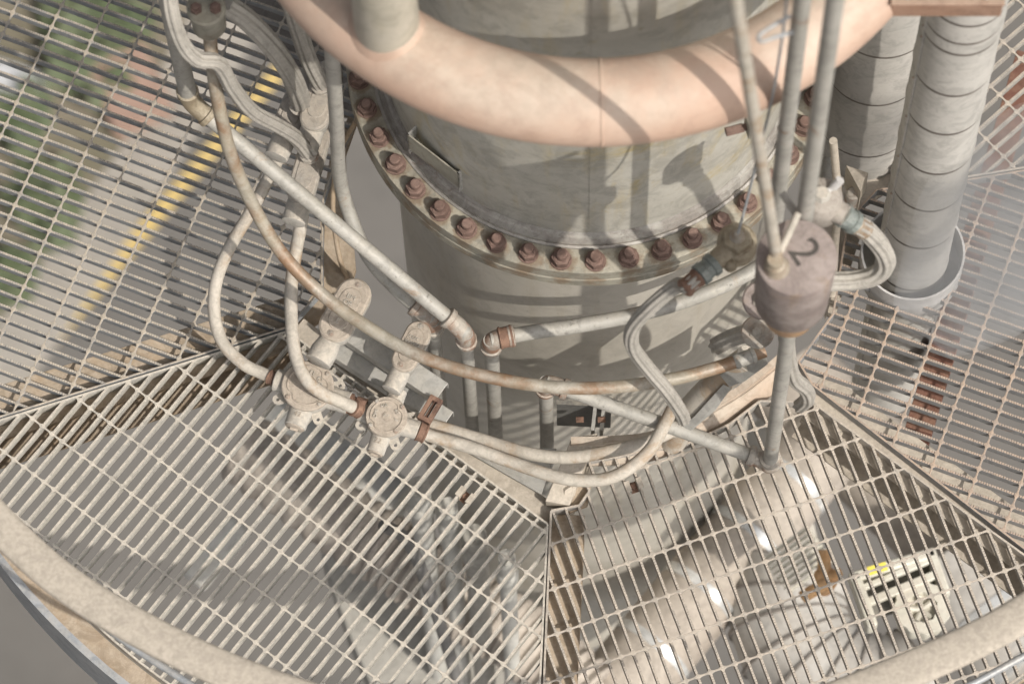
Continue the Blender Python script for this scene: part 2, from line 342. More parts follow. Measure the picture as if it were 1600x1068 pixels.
def fast(name, v, f, mat, parent, smooth=False):
    base = wloc(parent); c = v.mean(0); me = bpy.data.meshes.new(name); me.from_pydata((v-c).tolist(), [], f); me.materials.append(MATS[mat])
    o = bpy.data.objects.new(name, me); S.collection.objects.link(o); o.parent = parent; o.location = c-base
    if smooth: me.polygons.foreach_set('use_smooth', [True]*len(me.polygons)); me.set_sharp_from_angle(angle=math.radians(40))
    return o
def panel(key, poly, mat, label, notch=.0016, holes=(), nb=(-60, 90), nr=(-14, 20), pc=PC, sag=0., band=()):
    ph, ox, oy, sg = FIT[key]
    e = V((math.cos(ph), math.sin(ph))); n = sg*V((-e[1], e[0])); o = V((ox, oy))
    cx = sum(p[0] for p in poly)/len(poly); cy = sum(p[1] for p in poly)/len(poly)
    th = thing('grating_panel', (cx, cy, ZG-.032), label, 'grating', 'steel bar grating panels of the round platform')
    def cut(iv, q, d):
        for hx, hy, hr in holes:
            out = []
            t0 = (hx-q[0])*d[0]+(hy-q[1])*d[1]; off = abs((hx-q[0])*-d[1]+(hy-q[1])*d[0])
            if off < hr:
                hw = math.sqrt(hr*hr-off*off)
                for a, b in iv:
                    for c_, d_ in ((a, min(b, t0-hw)), (max(a, t0+hw), b)):
                        if d_-c_ > .012: out.append((c_, d_))
                iv = out
        return iv
    cnt = 0
    for i in range(*nb):
        q = o+e*PB*i+e*rng.uniform(-.0006, .0006)
        for a, b in cut(clip(poly, q, n), q, n):
            v, f = serrated(q+n*a, q+n*b, ZG+rng.uniform(-.0006, .0006), .025, notch, random.random()*6)
            fast('bearing_bar', v, f, mat, th); cnt += 1
    for r in range(*nr):
        q = o+n*pc*r
        for a, b in cut(clip(poly, q, e), q, e):
            k0 = math.ceil(a/PB); ks = [k for k in range(k0, int(b/PB)+1)]
            xs = [a]; ws = [.003]
            for k in ks:
                for dx, ww in ((-.0105, .0026), (-.0060, .0036), (-.0034, .0066), (.0034, .0066), (.0060, .0036), (.0105, .0026)):
                    x = k*PB+dx
                    if x > xs[-1]+.0005 and x < b-.0005: xs.append(x); ws.append(ww*random.uniform(.9, 1.15))
                x = (k+.5)*PB
                if x < b-.001: xs.append(x); ws.append(.0027)
            xs.append(b); ws.append(.0022); xs = np.array(xs); ws = np.array(ws); m = len(xs)
            wob = .0006*np.sin(xs*23+r)
            base = np.c_[q[None]+e[None]*xs[:, None]+n[None]*wob[:, None], np.full(m, ZG)]
            N3 = np.r_[n, 0]; Z = np.array([0, 0, 1.]); ring = []
            for sx, sz in ((-.86, -.0022), (-.75, .0004), (0, .0011), (.75, .0004), (.86, -.0022), (.5, -.0056), (-.5, -.0056)):
                ring.append(base+N3[None]*(ws*sx)[:, None]+Z*sz)
            v = np.concatenate(ring); i = np.arange(m-1); f = []
            R_ = len(ring)
            for j in range(R_):
                A, B = j*m, ((j+1) % R_)*m
                f.append(np.stack([A+i, A+i+1, B+i+1, B+i], 1) if sg > 0 else np.stack([A+i, A+i+1, B+i+1, B+i], 1))
            f = np.concatenate(f).tolist()+[[j*m for j in range(R_)][::-1], [j*m+m-1 for j in range(R_)]]
            fast('cross_rod', v, f, mat, th, True)
    for a, b in band:
        g = G(); d = unit((b[0]-a[0], b[1]-a[1], 0)); a3 = V((a[0], a[1], ZG+.0012)); b3 = V((b[0], b[1], ZG+.0012))
        g.bar(a3, b3, .005, .036); obj('edge_bar', g, mat, th, bev=.0008, smooth=0)
    return th
def W(x, y): return tuple(P(x, y, ZG)[:2])
def ang(p): return math.atan2(p[1], p[0])
RO_G = 1.64
ABi, ABo = V(W(450, 517)), V(W(0, 656)); dAB = unit(np.r_[ABo-ABi, 0])[:2]; ABe = ABi+dAB*.98
ACi, ACo = V(W(855.5, 818)), V(W(843.5, 1068)); dAC = unit(np.r_[ACo-ACi, 0])[:2]; ACe = ACi+dAC*.70
def arcpts(p, q, R, n=24):
    a, b = ang(p), ang(q)
    if b-a > PI: b -= 2*PI
    if a-b > PI: b += 2*PI
    return [(R*math.cos(a+(b-a)*i/n), R*math.sin(a+(b-a)*i/n)) for i in range(n+1)]
def toR(p, d, R):
    p, d = V(p), V(d); b = np.dot(p, d); c = np.dot(p, p)-R*R; return p+d*(-b+math.sqrt(b*b-c))
ABr, ACr = toR(ABi, dAB, RO_G), toR(ACi, dAC, RO_G)
polyA = [tuple(ABi)]+arcpts(ABr, ACr, RO_G)+[tuple(ACi)]
bandA = [(polyA[i], polyA[(i+1) % len(polyA)]) for i in range(len(polyA))]
thA = panel('A', polyA, 'grating_dusty', 'dusty cream grating panel at the lower left, under the two junction boxes', notch=.0007, band=bandA)
C0, C1, C2, C3 = V(W(861, 797)), V(W(905, 789)), V(W(921, 766)), V(W(897, 724))
Cs, Ce = V(W(1288, 642)), V(W(1600, 866)); dCD = unit(np.r_[Ce-Cs, 0])[:2]; CDr = toR(Cs, dCD, RO_G)
C0b = V(W(849.5, 1068)); dC0 = unit(np.r_[C0b-C0, 0])[:2]; C0r = toR(C0, dC0, RO_G)
polyC = [tuple(C0), tuple(C1), tuple(C2), tuple(C3)]+[W(1000, 707), W(1075, 692), W(1140, 662), W(1187, 626), W(1271, 628), tuple(Cs)]+arcpts(CDr, C0r, RO_G)
bandC = [(polyC[i], polyC[(i+1) % len(polyC)]) for i in range(len(polyC))]
panel('C', polyC, 'grating_worn', 'dusty grating panel at the lower right, above the clad ducts and the cream machine', notch=.0014, band=bandC)
polyB = [W(449, 511), W(503, 452), W(503, 400), W(505, 310), W(530, 235), W(560, 176), W(640, 60), W(700, -60), W(-120, -60), W(-120, 688)]
bandB = [(polyB[-1], polyB[0])]+[(polyB[i], polyB[i+1]) for i in range(6)]
panel('B', polyB, 'grating_galvanised', 'blue-grey grating panel at the upper left, with the yellow road line far below', band=bandB, notch=.002)
dc = P(1424, 400, ZG)
polyD = [W(1269, 600), W(1248, 565), W(1302, 490), W(1310, 440), W(1325, 345), W(1370, 296), W(1440, 290), W(1480, 286), W(1700, 250), W(1740, 964)]
bandD = [(polyD[-1], polyD[0])]+[(polyD[i], polyD[i+1]) for i in range(8)]
panel('D', polyD, 'grating_rusty_top', 'grating panel at the right edge with orange rusty tooth tops', holes=((dc[0], dc[1], .118),), band=bandD, notch=.0022)
polyE = [W(1400, 284), W(1480, 281), W(1700, 245), W(1700, -60), W(1400, -60)]
panel('E', polyE, 'grating_worn', 'grating panel in the top right corner, its bars slanting up to the right', band=[(polyE[0], polyE[1]), (polyE[1], polyE[2])], notch=.002)

# grating hold-down clips
for (x, y, a), lab in zip([(727, 773, 30), (990, 757, -15)], ['rusty saddle clip bolted between two bars of the lower left grating', 'rusty saddle clip bolted on the lower right grating beside the hose bend']):
    c = P(x, y, ZG+.002); t = thing('saddle_clip', c, lab, 'clip', 'hold-down clips on the grating')
    e = V((math.cos(math.radians(a-70)), math.sin(math.radians(a-70)), 0)); nn = V((-e[1], e[0], 0)); e2 = nn
    ph, _, _, sg = FIT['A' if x < 800 else 'C']; ee = V((math.cos(ph), math.sin(ph), 0)); nn = V((-ee[1], ee[0], 0))
    g = G()
    for s in (-1, 1): g.box(c+ee*PB/2*s+V((0, 0, .002)), ee*.006, nn*.013, V((0, 0, .0015))); g.box(c+ee*(PB/2-.006)*s-V((0, 0, .010)), ee*.001, nn*.013, V((0, 0, .012)))
    obj('saddle', g, 'beam_cream', t, smooth=0, bev=.0006)
    g = G(); g.box(c-V((0, 0, .022)), ee*(PB/2-.006), nn*.013, V((0, 0, .0015))); g.cyl(c-V((0, 0, .021)), c-V((0, 0, .010)), .0075, n=6); obj('bolt_head', g, 'thread_rust', t)

# ------------------------------------------------------------------ platform steelwork
def ibeam(g, a, b, width, height, tw=.006, tf=.008, up=(0, 0, 1)):
    a, b = V(a), V(b); g.bar(a, b, width, tf); g.bar(a-V((0, 0, tf)), b-V((0, 0, tf)), tw, height-2*tf); g.bar(a-V((0, 0, height-tf)), b-V((0, 0, height-tf)), width, tf)
def beam(a, b, width, height, mat, label, kind='i'):
    a, b = V(a), V(b); t = thing('platform_beam', (a+b)/2-V((0, 0, height)), label, 'steel beam', 'beams carrying the platform')
    d = unit(b-a); s = unit(np.cross(d, (0, 0, 1)))
    g = G(); g.bar(a, b, width, .008); obj('top_flange', g, mat, t, smooth=0, bev=.0015)
    g = G(); g.bar(a-V((0, 0, .0085)), b-V((0, 0, .0085)), .007, height-.017); obj('web', g, mat, t, smooth=0)
    g = G(); g.bar(a-V((0, 0, height-.008)), b-V((0, 0, height-.008)), width, .008); obj('bottom_flange', g, mat, t, smooth=0, bev=.0015)
    return t
zb = ZG-.036
def at3(p, z): return V((p[0], p[1], z))
nAB = V((-dAB[1], dAB[0])); nAB = nAB if nAB[1] > 0 else -nAB
beam(at3(ABi+nAB*.03-dAB*.02, zb), at3(ABr+nAB*.03, zb), .13, .20, 'beam_brown', 'brown dusty beam under the seam between the upper left and lower left gratings')
beam(at3(C0+V((.035, -.0)), zb), at3(C0r+V((.03, 0)), zb), .085, .20, 'beam_brown', 'brown beam under the seam between the two lower gratings')
nCD = V((-dCD[1], dCD[0])); nCD = nCD if nCD[1] > 0 else -nCD
beam(at3(Cs+nCD*.03-dCD*.06, zb), at3(CDr+nCD*.03, zb), .12, .20, 'beam_cream', 'dusty cream beam under the seam at the right, below the rusty edge bars')
# red oxide beam under the right grating
a, b = P(1435, 672, -.95), P(1545, 300, -.95)
beam(a, b+(b-a)*.6, .065, .16, 'beam_oxide', 'dark red oxide beam crossing below the right hand grating')
for (x0, y0, x1, y1), lab in zip([(1285, 470, 1330, 330), (1265, 620, 1390, 700)], ['short beam below the right grating next to the column', 'short cream beam below the right grating by the seam']):
    beam(P(x0, y0, -.72), P(x1, y1, -.72), .07, .1, 'beam_cream', lab)
# inner frame round the column
t = thing('inner_frame', (0, -.8, ZG-.15), 'cream dusty steel frame following the inner edges of the two lower gratings', 'steel frame')
dA = unit(np.r_[ACi-ABi, 0]); nA = V((-dA[1], dA[0], 0)); nA = nA if nA[1] > 0 else -nA
a3, b3 = at3(ABi, ZG-.035)+nA*.025, at3(ACi, ZG-.035)+nA*.025
g = G(); g.bar(a3, b3, .06, .008); obj('ledge', g, 'beam_cream', t, smooth=0, bev=.001)
g = G(); g.bar(a3+nA*.026-V((0, 0, .008)), b3+nA*.026-V((0, 0, .008)), .008, .16); obj('web_plate', g, 'beam_cream', t, smooth=0)
a3, b3 = P(893, 684, ZG+.03), P(852, 782, ZG+.01)
g = G(); g.prism([a3, b3, b3+V((.055, -.01, -.01)), a3+V((.06, .01, 0))], (0, 0, -.17)); obj('corner_plate', g, 'beam_cream', t, smooth=0, bev=.002)
g = G(); g.prism([P(690, 682, ZG-.01), P(846, 772, ZG-.01), P(870, 700, ZG-.01), P(760, 700, ZG-.02)], (0, 0, -.006)); obj('gusset_plate', g, 'beam_galvanised', t, smooth=0, bev=.001)
# right hand curved frame plate with a rusty top edge
t2 = thing('curved_frame_plate', P(1050, 680, ZG-.1), 'pinkish rusty curved frame plate sweeping from the frame corner up to the pendant', 'steel plate')
top = spline(PP([(892, 682, ZG+.04), (960, 680, ZG+.04), (1020, 672, ZG+.04), (1090, 640, ZG+.04), (1150, 605, ZG+.03), (1190, 575, ZG+.03), (1216, 553, ZG+.03)]), 5)
g = G(); n_ = len(top)
for w0, w1, z0, z1 in ((0, .016, 0, -.008), (.012, .018, -.008, -.15)):
    rs = []
    for i in range(n_):
        d = unit(top[min(i+1, n_-1)]-top[max(i-1, 0)]); o_ = unit(np.cross(d, (0, 0, 1)));
        rs.append([top[i]+o_*w0+V((0, 0, z0)), top[i]+o_*w1+V((0, 0, z0)), top[i]+o_*w1+V((0, 0, z1)), top[i]+o_*w0+V((0, 0, z1))])
    g.rings(rs)
obj('rim_plate', g, 'rim_rusty', t2, smooth=0)
g = G(); rs = []
for i in range(n_):
    d = unit(top[min(i+1, n_-1)]-top[max(i-1, 0)]); o_ = unit(np.cross(d, (0, 0, 1)))
    rs.append([top[i]+o_*.019+V((0, 0, -.02)), top[i]+o_*.050+V((0, 0, -.062)), top[i]+o_*.050+V((0, 0, -.07)), top[i]+o_*.019+V((0, 0, -.03))])
g.rings(rs); obj('sloping_ledge', g, 'rim_rusty', t2, smooth=0)
# hex bolt at the frame corner, plate on the column foot
c = P(889, 768, ZG+.0); t = thing('frame_bolt', c, 'large dusty hexagon bolt head beside the frame corner', 'bolt')
dn = unit((.35, -.6, .5)); g = G(); g.cyl(c-dn*.02, c+dn*.006, .017, n=6); obj('bolt_head', g, 'beam_cream', t, bev=.001)
g = G(); g.prism([P(880, 745, ZG-.02), P(925, 748, ZG-.02), P(918, 790, ZG-.02), P(890, 800, ZG-.02), P(862, 770, ZG-.02)], (0, 0, -.01)); obj('lug_plate', g, 'beam_brown', t, smooth=0, bev=.001)
# outer ring channel and toe plate
t = thing('ring_channel', (0, -1.66, ZG-.1), 'curved cream and blue-grey ring channel along the outer rim of the platform', 'ring beam')
g = G(); g.revolve([(RO_G+.004, ZG-.036), (RO_G+.055, ZG-.036), (RO_G+.055, ZG-.042), (RO_G+.004, ZG-.042)], n=120, a0=math.radians(165), a1=math.radians(375)); obj('top_flange', g, 'beam_brown', t, smooth=30)
g = G(); g.revolve([(RO_G+.055, ZG+.02), (RO_G+.072, ZG+.02), (RO_G+.072, ZG-.2), (RO_G+.055, ZG-.2)], n=120, a0=math.radians(165), a1=math.radians(375)); obj('outer_plate', g, 'rail_grey', t, smooth=30)
# hand rail and knee rail
hr = spline(PP([(-160, 640, .5), (-60, 745, .5), (30, 838, .5), (110, 906, .5), (200, 962, .5), (300, 1014, .5), (400, 1056, .5), (520, 1095, .5), (700, 1135, .5), (900, 1150, .5), (1100, 1140, .5), (1250, 1105, .5), (1400, 1048, .5), (1500, 1005, .5), (1590, 958, .5), (1700, 885, .5)]), 6)
t = thing('handrail', P(800, 1140, .45), 'broad cream curved handrail crossing in front of both lower gratings', 'handrail')
g = G(); rs_ = []
for i_ in range(len(hr)):
    d_ = unit(hr[min(i_+1, len(hr)-1)]-hr[max(i_-1, 0)]); s_ = unit(np.cross(d_, (0, 0, 1))); c_ = hr[i_]+V((-.005, -.010, 0))
    rs_.append([c_+s_*.038*math.copysign(abs(math.cos(b_))**.75, math.cos(b_))+V((0, 0, .015))*math.copysign(abs(math.sin(b_))**.6, math.sin(b_)) for b_ in np.linspace(0, 2*PI, 29)[:-1]])
g.rings(rs_); obj('rail_tube', g, 'handrail_cream', t)
kr = spline([q for q in PP([(-160, 700, 0), (-50, 800, 0), (40, 876, 0), (110, 934, 0), (180, 990, 0), (250, 1038, 0), (340, 1090, 0), (500, 1150, 0), (700, 1190, 0), (900, 1205, 0), (1100, 1195, 0), (1300, 1150, 0), (1480, 1085, 0), (1560, 1046, 0), (1660, 990, 0)])], 6)
t = thing('knee_rail', P(800, 1200, -.05), 'thin blue-grey curved rail running below the cream handrail', 'rail')
g = G(); g.tube(kr, .008, 12); obj('rail_tube', g, 'rail_grey', t)

# ------------------------------------------------------------------ the column
col = thing('process_column', (0, 0, -3.2), 'large round grey steel column with a bolted flange in the middle of the platform', 'steel column')
RS = .462; RL = .457; ZF = -.042; RF = .547
g = G(); g.revolve([(RL, ZF-.06), (RL, -3.2), (RL-.01, -3.2), (RL-.01, ZF-.06)], n=128); obj('lower_shell', g, 'shell_lower', col)
g = G(); g.revolve([(RS, 2.6), (RS, ZF+.02), (RS-.01, ZF+.02), (RS-.01, 2.6)], n=128); obj('upper_shell', g, 'shell_upper', col)
g = G(); g.revolve([(RL-.01, ZF), (RF-.004, ZF), (RF, ZF-.003), (RF, ZF-.042), (RF-.004, ZF-.045), (RL-.01, ZF-.045)], n=160); obj('flange_ring', g, 'flange_steel', col)
g = G(); g.revolve([(RL-.01, ZF-.049), (RF-.004, ZF-.049), (RF, ZF-.053), (RF, ZF-.084), (RF-.01, ZF-.09), (RL-.01, ZF-.09)], n=160); obj('flange_ring', g, 'flange_steel', col)
g = G(); g.revolve([(RL, ZF-.0455), (RF-.006, ZF-.0455), (RF-.006, ZF-.0485), (RL, ZF-.0485)], n=128); obj('gasket', g, 'thread_rust', col)
g = G(); g.revolve([(RS+.0003, ZF+.0005), (.492, ZF+.0005), (.492, ZF+.005), (.487, ZF+.008), (.482, ZF+.004), (.479, ZF+.010), (.474, ZF+.019), (.468, ZF+.019), (RS+.0003, ZF+.028)], n=160); obj('weld_seam', g, 'weld_bead', col)
g = G(); g.revolve([(RS+.0004, 2.6), (.52, 2.59), (.52, 2.56), (RS+.0004, 2.55)], n=128); obj('stiffener_ring', g, 'shell_upper', col)
for a_ in (-91.5,):
    g = G(); x, y = math.cos(math.radians(a_)), math.sin(math.radians(a_)); g.box((x*RS, y*RS, .9), (-y*.006, x*.006, 0), (x*.0015, y*.0015, 0), (0, 0, .86))
    obj('weld_strip', g, 'shell_upper', col)
RB = .5205; z0 = ZF+.0005
g = G(); g.cyl((0, 0, z0), (0, 0, z0+.004), .0235, n=20); g.cyl((0, 0, z0+.004), (0, 0, z0+.023), .0212, .0212, n=6); g.tube([(0, 0, z0+.023), (0, 0, z0+.0255)], [.0180, .0155], 18)
nut_me = mesh_of('nut', g, 'bolt_rust', (0, 0, 0), 35)
g = G(); g.tube([(0, 0, z0+.0256), (0, 0, z0+.041), (0, 0, z0+.0435)], [.0118, .0118, .0098], 16)
stud_me = mesh_of('bolt', g, 'bolt_rust', (0, 0, 0), 35)
for k in range(44):
    a_ = math.radians(-90.74+(k-9)*360/44)
    b_ = bpy.data.objects.new('bolt', stud_me); S.collection.objects.link(b_); b_.parent = col; b_.location = Vector((RB*math.cos(a_), RB*math.sin(a_), 0))-col.location
    n_o = bpy.data.objects.new('nut', nut_me); S.collection.objects.link(n_o); n_o.parent = b_; b_.rotation_euler = (random.uniform(-.03, .03), random.uniform(-.03, .03), random.random()*PI)
    s_ = random.uniform(.96, 1.04); b_.scale = (s_, s_, random.uniform(.97, 1.06))
# name plate bracket on the upper shell
def polp(a, r, z): return V((r*math.cos(math.radians(a)), r*math.sin(math.radians(a)), z))
t = thing('bracket', polp(-135, .5, .0), 'empty channel shaped name plate bracket welded on the upper left of the shell', 'bracket')
pa, pb_ = P(638, 209, .10), P(714, 283, .06); pc_, pd_ = P(664, 180, .12), P(747, 240, .07)
pa, pb_, pc_, pd_ = P(636, 210, .12), P(716, 272, .12), P(662, 182, .12), P(749, 240, .12)
g = G(); dn = V((0, 0, -.085)); 
g.prism([pa, pb_, pb_+unit(pd_-pb_)*.003, pa+unit(pc_-pa)*.003], dn); obj('front_plate', g, 'flange_steel', t, smooth=0)
g = G(); g.prism([pa, pc_, pc_+unit(pb_-pa)*.004, pa+unit(pb_-pa)*.004], dn*1.3); obj('end_plate', g, 'beam_galvanised', t, smooth=0)
g = G(); g.prism([pb_, pd_, pd_+unit(pa-pb_)*.004, pb_+unit(pa-pb_)*.004], dn*1.3); obj('end_plate', g, 'beam_galvanised', t, smooth=0)
g = G(); g.prism([pa, pb_, pd_, pc_], (0, 0, -.003)); o = obj('tray', g, 'flange_steel', t, smooth=0); o.location.z -= .06
# bustle pipe (pink ring main) with its riser stub and weld seam
t = thing('ring_main', (0, 0, 1.15), 'large pale pink painted ring pipe wrapped round the top of the column', 'pipe')
RT, ZT, RR = .678, 1.28, .085
g = G(); pts = [(RT*math.cos(a_), RT*math.sin(a_), ZT) for a_ in np.linspace(0, 2*PI, 145)[:-1]]; g.tube(pts, RR, 48, closed=True); obj('ring_tube', g, 'pink_primer', t)
g = G(); a_ = math.radians(-90.8); c = V((RT*math.cos(a_), RT*math.sin(a_), ZT)); tv = V((-math.sin(a_), math.cos(a_), 0)); g.tube([c-tv*.003, c-tv*.0015, c+tv*.0015, c+tv*.003], [RR, RR+.0018, RR+.0018, RR], 48, cap=False); obj('weld_seam', g, 'pink_primer', t)
sc_ = P(604, 36, 1.36); sc_ = V((sc_[0], sc_[1], 0))
g = G(); g.cyl(sc_+V((0, 0, 1.2)), sc_+V((0, 0, 2.4)), .063, n=40); obj('riser_stub', g, 'stub_olive', t)
g = G(); rs = []
for dr, dz in ((.0, .010), (.006, .004), (.012, -.006)):
    ring = []
    for a_ in np.linspace(0, 2*PI, 41)[:-1]:
        q = sc_+V((math.cos(a_), math.sin(a_), 0))*(.063+dr); rad = np.hypot(q[0], q[1]); zz = ZT+math.sqrt(max(0, RR*RR-(rad-RT)**2)); ring.append((q[0], q[1], zz+dz+.002))
    rs.append(ring)
g.rings(rs, cap0=False, cap1=False); obj('weld_fillet', g, 'pink_primer', t)
# small bolted lug under the ring main at the right
c = P(1147, 203, .55); t = thing('earthing_lug', c, 'small lug with a rusty bolt sticking out under the pink ring at the right', 'lug')
d = unit((-1, -.25, .05)); g = G(); g.cyl(c-d*.02, c+d*.018, .0105, n=6); g.cyl(c-d*.05, c-d*.02, .008, n=12); obj('bolt', g, 'bolt_rust', t)
g = G(); g.box(c-d*.03, d*.003, unit((.2, -1, .3))*.02, (0, 0, .03)); obj('tab', g, 'flange_steel', t, smooth=0, bev=.001)

# ------------------------------------------------------------------ spiral clad ducts at the right
def clad_duct(c, r, z0, z1, seams, label, collar=True):
    t = thing('clad_duct', (c[0], c[1], z0), label, 'duct', 'upright clad ducts beside the column')
    zs = [z0]+seams+[z1]
    for i in range(len(zs)-1):
        g = G(); a_, b_ = zs[i], zs[i+1]
        g.tube([(c[0], c[1], a_+.0005), (c[0], c[1], a_+.001), (c[0], c[1], a_+.006), (c[0], c[1], a_+.02), (c[0], c[1], b_-.012), (c[0], c[1], b_)], [r*1.0, r*1.03, r*1.03, r*1.01, r*1.0, r*.975], 48, cap=(i == len(zs)-2))
        obj('cladding_section', g, 'duct_cladding', t)
        if i: g = G(); g.revolve([(r*.95, a_-.017), (r*1.0, a_-.017), (r*1.022, a_-.001), (r*.95, a_-.001)], c=(c[0], c[1], 0), n=48); obj('joint_shade_ring', g, 'joint_dark', t)  # dark ring stands in for the groove's shade at each joint
    g = G(); d = unit((-1, -.35, 0)); g.box((c[0]+d[0]*r, c[1]+d[1]*r, (z0+z1)/2), d*.004, V((-d[1], d[0], 0))*.004, (0, 0, (z1-z0)/2)); obj('lock_seam', g, 'duct_cladding', t, smooth=0)
    for zz in zs[1:-1]:
        g = G(); q = V((c[0], c[1], zz-.03))+d*(r+.005); g.sphere(q, .0035, 8, 5); obj('screw', g, 'fitting', t)
    return t
q1 = P(1424, 405, ZG)
zz_ = []
for y in (386, 328, 270, 208, 148, 84, 67, 39):
    # height of each seam read where it crosses the duct axis front
    lo, hi = ZG, 2.0
    for _ in range(40):
        m_ = (lo+hi)/2; p_ = V((q1[0]-.01, q1[1]-.083, m_)); d_ = p_-CAM; yy = 534-F*np.dot(d_, _u)/np.dot(d_, _f)
        if yy > y: lo = m_
        else: hi = m_
    zz_.append(lo)
clad_duct(q1, .083, -1.5, 1.30, [-.56]+zz_, 'front clad duct at the right, standing in a white collar on the grating')
q2 = P(1350, 196, -.60)
clad_duct(q2, .115, -.75, 1.2, [-.70, -.50, -.18, .1, .4, .75], 'rear wider clad duct half hidden behind the front one')
t = thing('duct_collar', (q1[0], q1[1], ZG-.08), 'white painted ring collar round the foot of the front clad duct', 'collar')
g = G(); g.revolve([(.116, ZG+.055), (.121, ZG+.055), (.121, ZG-.06), (.116, ZG-.06)], c=(q1[0], q1[1], 0), n=72); obj('collar_ring', g, 'collar_white', t)
g = G(); g.revolve([(.0835, ZG-.05), (.116, ZG-.05), (.116, ZG-.056), (.0835, ZG-.056)], c=(q1[0], q1[1], 0), n=72); obj('collar_floor', g, 'slab_concrete', t)
# brown box over the front duct
t = thing('cable_box', P(1480, -20, 1.25), 'rusty brown sheet metal box in the top right corner over the front clad duct', 'box')
pa, pb_ = P(1392, 17, 1.3), P(1566, 17, 1.3); ex = (pb_-pa)/2; ey = unit(np.cross((0, 0, 1), ex))*.2
g = G(); g.box((pa+pb_)/2+ey+V((0, 0, .0)), ex, ey, (0, 0, .03)); obj('housing', g, 'box_rust_brown', t, smooth=0, bev=.003)
g = G(); g.box((pa+pb_)/2+ey+V((0, 0, .033)), ex*1.02, ey*1.02, (0, 0, .004)); obj('lid', g, 'box_rust_brown', t, smooth=0, bev=.002)
for s_ in (-.72, .68):
    g = G(); q = (pa+pb_)/2+ex*s_+ey*.06+V((0, 0, .037)); g.tube([q, q+V((0, 0, .003)), q+V((0, 0, .005))], [.006, .006, .003], 10); obj('screw', g, 'fitting', t)

# ------------------------------------------------------------------ conduits
def run(name, label, cat, pts, r, mat, group=None, sub=8, n=16, part='tube', lobes=0, lob=0., twist=0., smoothit=True):
    q = spline(PP(pts), sub) if smoothit else PP(pts)
    t = thing(name, q[-1]-V((0, 0, r)), label, cat, group)
    g = G(); g.tube(q, r, n, lobes=lobes, lob=lob, twist=twist); obj(part, g, mat, t, smooth=60 if lobes else 38); return t, q
def collar(t, c, d, r, ln, mat, name='coupling', hexa=False, n=20):
    c = V(c); d = unit(d); g = G()
    if hexa: g.cyl(c-d*ln*.5, c+d*ln*.1, r*1.15, n=6); g.tube([c+d*ln*.1, c+d*ln*.25, c+d*ln*.5], [r, r, r*.85], n)
    else: g.tube([c-d*ln*.5, c-d*ln*.42, c-d*ln*.3, c-d*ln*.28, c+d*ln*.28, c+d*ln*.3, c+d*ln*.42, c+d*ln*.5], [r*.9, r*1.08, r*1.08, r, r, r*1.08, r*1.08, r*.9], n)
    return obj(name, g, mat, t)
G1 = 'galvanised conduits round the column'
# P1: the long rusty bend in front
t1, q1_ = run('conduit', 'long rust streaked conduit bending round in front of the column', 'conduit',
    [(322, 28, .62), (328, 60, .56), (333, 110, .50), (343, 170, .40), (362, 245, .26), (395, 320, .10), (440, 395, -.02), (500, 457, -.08), (570, 508, -.10), (650, 553, -.10), (740, 583, -.10), (850, 603, -.10), (950, 605, -.10), (1050, 592, -.10), (1130, 571, -.10), (1195, 548, -.10)], .0148, 'conduit_rusty', G1, 10, 20)
collar(t1, q1_[-6], q1_[-1]-q1_[-6], .0165, .05, 'conduit')
# P2
pe = P(296, 158, .12); pt_ = V((pe[0], pe[1], 2.2)); pk = P(728, 520, -.28)
t2 = thing('conduit', (pk[0], pk[1], -1.2), 'long straight grey conduit slanting from a rusty elbow at the top left', 'conduit', G1)
g = G(); g.cyl(pt_, pe+V((0, 0, .03)), .0200, n=20); obj('upright_tube', g, 'conduit', t2)
g = G(); g.cyl(pe, pk, .0172, n=20); obj('tube', g, 'conduit', t2)
g = G(); elbow(g, pt_, pe, pk, .0172); obj('elbow', g, 'valve_bronze', t2)
pd = V((pk[0], pk[1], -1.25)); g = G(); elbow(g, pe, pk, pd, .0172); obj('elbow', g, 'fitting', t2)
g = G(); g.cyl(pk, pd, .0158, n=20); obj('riser_tube', g, 'conduit', t2)
# P3
pk = P(676, 500, -.36); l3 = spline([P(515, 30, .98), P(520, 100, .62), P(526, 190, .22), P(530, 270, -.12), P(543, 325, -.25), P(575, 400, -.30), P(620, 452, -.33), pk], 8)
t3 = thing('conduit', (pk[0], pk[1], -1.1), 'grey conduit dropping beside the flange and bending to an elbow at the left', 'conduit', G1)
g = G(); g.tube(l3, .0162, 20); obj('tube', g, 'conduit', t3)
pd = V((pk[0], pk[1], -1.25)); g = G(); elbow(g, l3[-4], pk, pd, .0172, .03); obj('elbow', g, 'fitting', t3)
g = G(); g.cyl(pk, pd, .0165, n=20); obj('riser_tube', g, 'conduit', t3)
# P4 ring conduit in front of the shell
pk = P(767, 531, -.30); l4 = spline([pk, P(830, 519, -.30), P(900, 509, -.30), P(1000, 490, -.30), P(1095, 461, -.29), P(1180, 420, -.28), P(1240, 370, -.28), P(1280, 310, -.28), P(1295, 250, -.28)], 8)
t4 = thing('conduit', (pk[0], pk[1], -1.2), 'pale conduit following the curve of the column below the flange', 'conduit', G1)
g = G(); g.tube(l4, .0172, 20); obj('tube', g, 'conduit', t4)
pd = V((pk[0], pk[1], -1.25)); g = G(); elbow(g, l4[6], pk, pd, .0172, .028); obj('elbow', g, 'fitting', t4)
g = G(); g.cyl(pk, pd, .0172, n=20); obj('riser_tube', g, 'conduit', t4)
collar(t4, l4[3], l4[4]-l4[2], .024, .035, 'thread_rust', 'threaded_sleeve')
